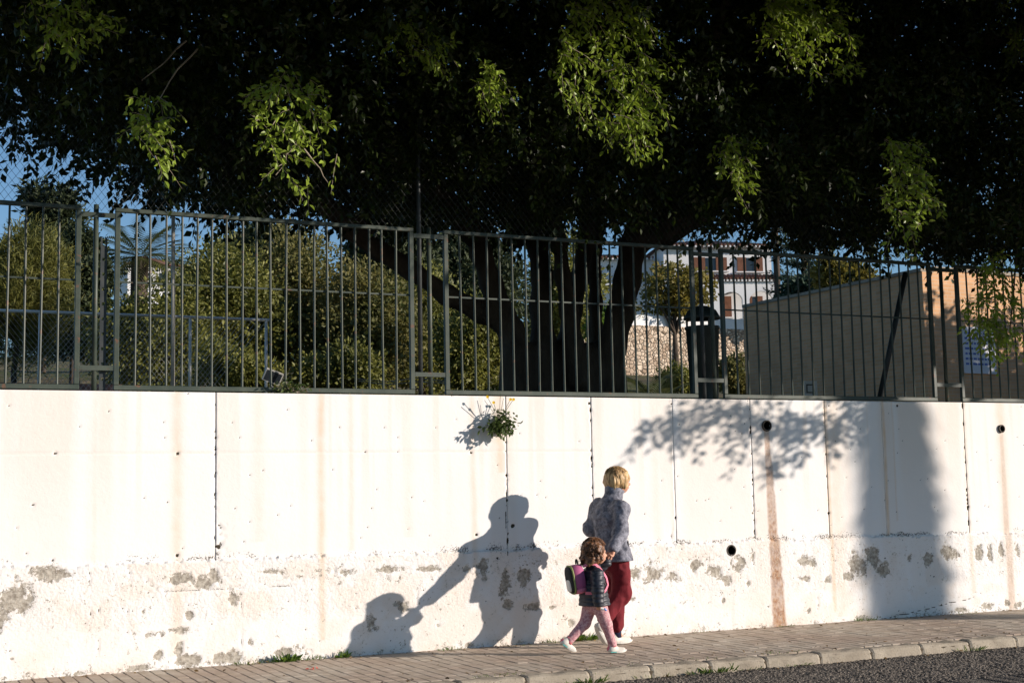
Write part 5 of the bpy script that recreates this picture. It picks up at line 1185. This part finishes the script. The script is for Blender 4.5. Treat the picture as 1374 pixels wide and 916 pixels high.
# backpack
bp = thing('backpack', K.wv(np.array([A(-.15, 0, .5)]))[0], 'pink child backpack with black pocket front and green piping', 'backpack')
tilt = np.array(Matrix.Rotation(math.radians(-9), 3, 'Y'))
def bpl(V): return K.wv(np.asarray(V)*A(.86, .86, .90)@tilt.T+A(-.145, 0, .632))
def dshape(w_, h_, n=28):
    """rounded-top backpack outline in (y, z)"""
    th = np.linspace(0, 2*math.pi, n, endpoint=False); e = .62
    return [(w_*np.sign(math.cos(a))*abs(math.cos(a))**e, h_*np.sign(math.sin(a))*abs(math.sin(a))**e) for a in th]
def bpobj(name, secs, mat, parent, cap=True):
    n = 28; V = []
    for x, w_, h_, oz in secs: V += [(x, y, z+oz) for y, z in dshape(w_, h_)]
    Q = [[k*n+i, (k+1)*n+i, (k+1)*n+(i+1) % n, k*n+(i+1) % n] for k in range(len(secs)-1) for i in range(n)]
    m_ = len(secs)-1; T = [[0, i, i+1] for i in range(1, n-1)]+[[m_*n, m_*n+i+1, m_*n+i] for i in range(1, n-1)] if cap else []
    F = [np.array(Q)]+([np.array(T)] if T else [])
    return obj(name, bpl(V), F, mat, parent, None, True)
pb = bpobj('bag', [(.062, .085, .115, 0), (.055, .10, .128, 0), (.0, .108, .134, 0), (-.048, .105, .130, 0), (-.055, .098, .124, 0)], M_PINKB, bp)
bpobj('piping', [(-.048, .108, .133, 0), (-.053, .113, .138, 0), (-.062, .113, .138, 0), (-.066, .106, .131, 0)], M_LIME, pb)
pk = bpobj('front_pocket', [(-.060, .103, .128, 0), (-.078, .099, .124, 0), (-.088, .086, .110, 0), (-.091, .05, .07, 0)], M_PBLK, bp)
bpobj('white_patch', [(-.082, .068, .060, -.052), (-.096, .062, .054, -.052), (-.101, .04, .034, -.052)], M_PWHT, pk)
bpobj('bottom_trim', [(.050, .106, .030, -.105), (.0, .114, .034, -.106), (-.045, .111, .030, -.106)], M_PINKL, pb)
b = B(); a = np.linspace(0, math.pi, 10); b.tube(bpl([(.03+.0*t_, .03*math.cos(t_), .132+.045*math.sin(t_)) for t_ in a]), .007, 6); b.obj('handle', M_PBLK, bp, True)
for sy in (-1, 1):
    pts = [(-.10, sy*.055, .735), (-.05, sy*.078, .755), (.0, sy*.088, .747), (.045, sy*.090, .70), (.085, sy*.092, .64), (.095, sy*.100, .58), (.06, sy*.128, .53), (-.02, sy*.135, .515), (-.10, sy*.10, .52)]
    pts = np.array(pts); s_ = np.linspace(0, len(pts)-1, 30); pts = np.stack([np.interp(s_, np.arange(len(pts)), pts[:, i]) for i in range(3)], -1); V = []
    for i, p in enumerate(pts):
        tn = pts[min(i+1, 29)]-pts[max(i-1, 0)]; ct = p-A(0, 0, .62); nrm = unit(A(ct[0]+.0, ct[1]*1.0, ct[2]*.6)); wd = unit(np.cross(tn, nrm)); V += [p+wd*.013+nrm*.000, p+wd*.013+nrm*.008, p-wd*.013+nrm*.008, p-wd*.013+nrm*.000]
    Q = [[k*4+i, k*4+(i+1) % 4, (k+1)*4+(i+1) % 4, (k+1)*4+i] for k in range(29) for i in range(4)]
    obj('strap', K.wv(V), np.array(Q), M_PINKL, bp, None, False)
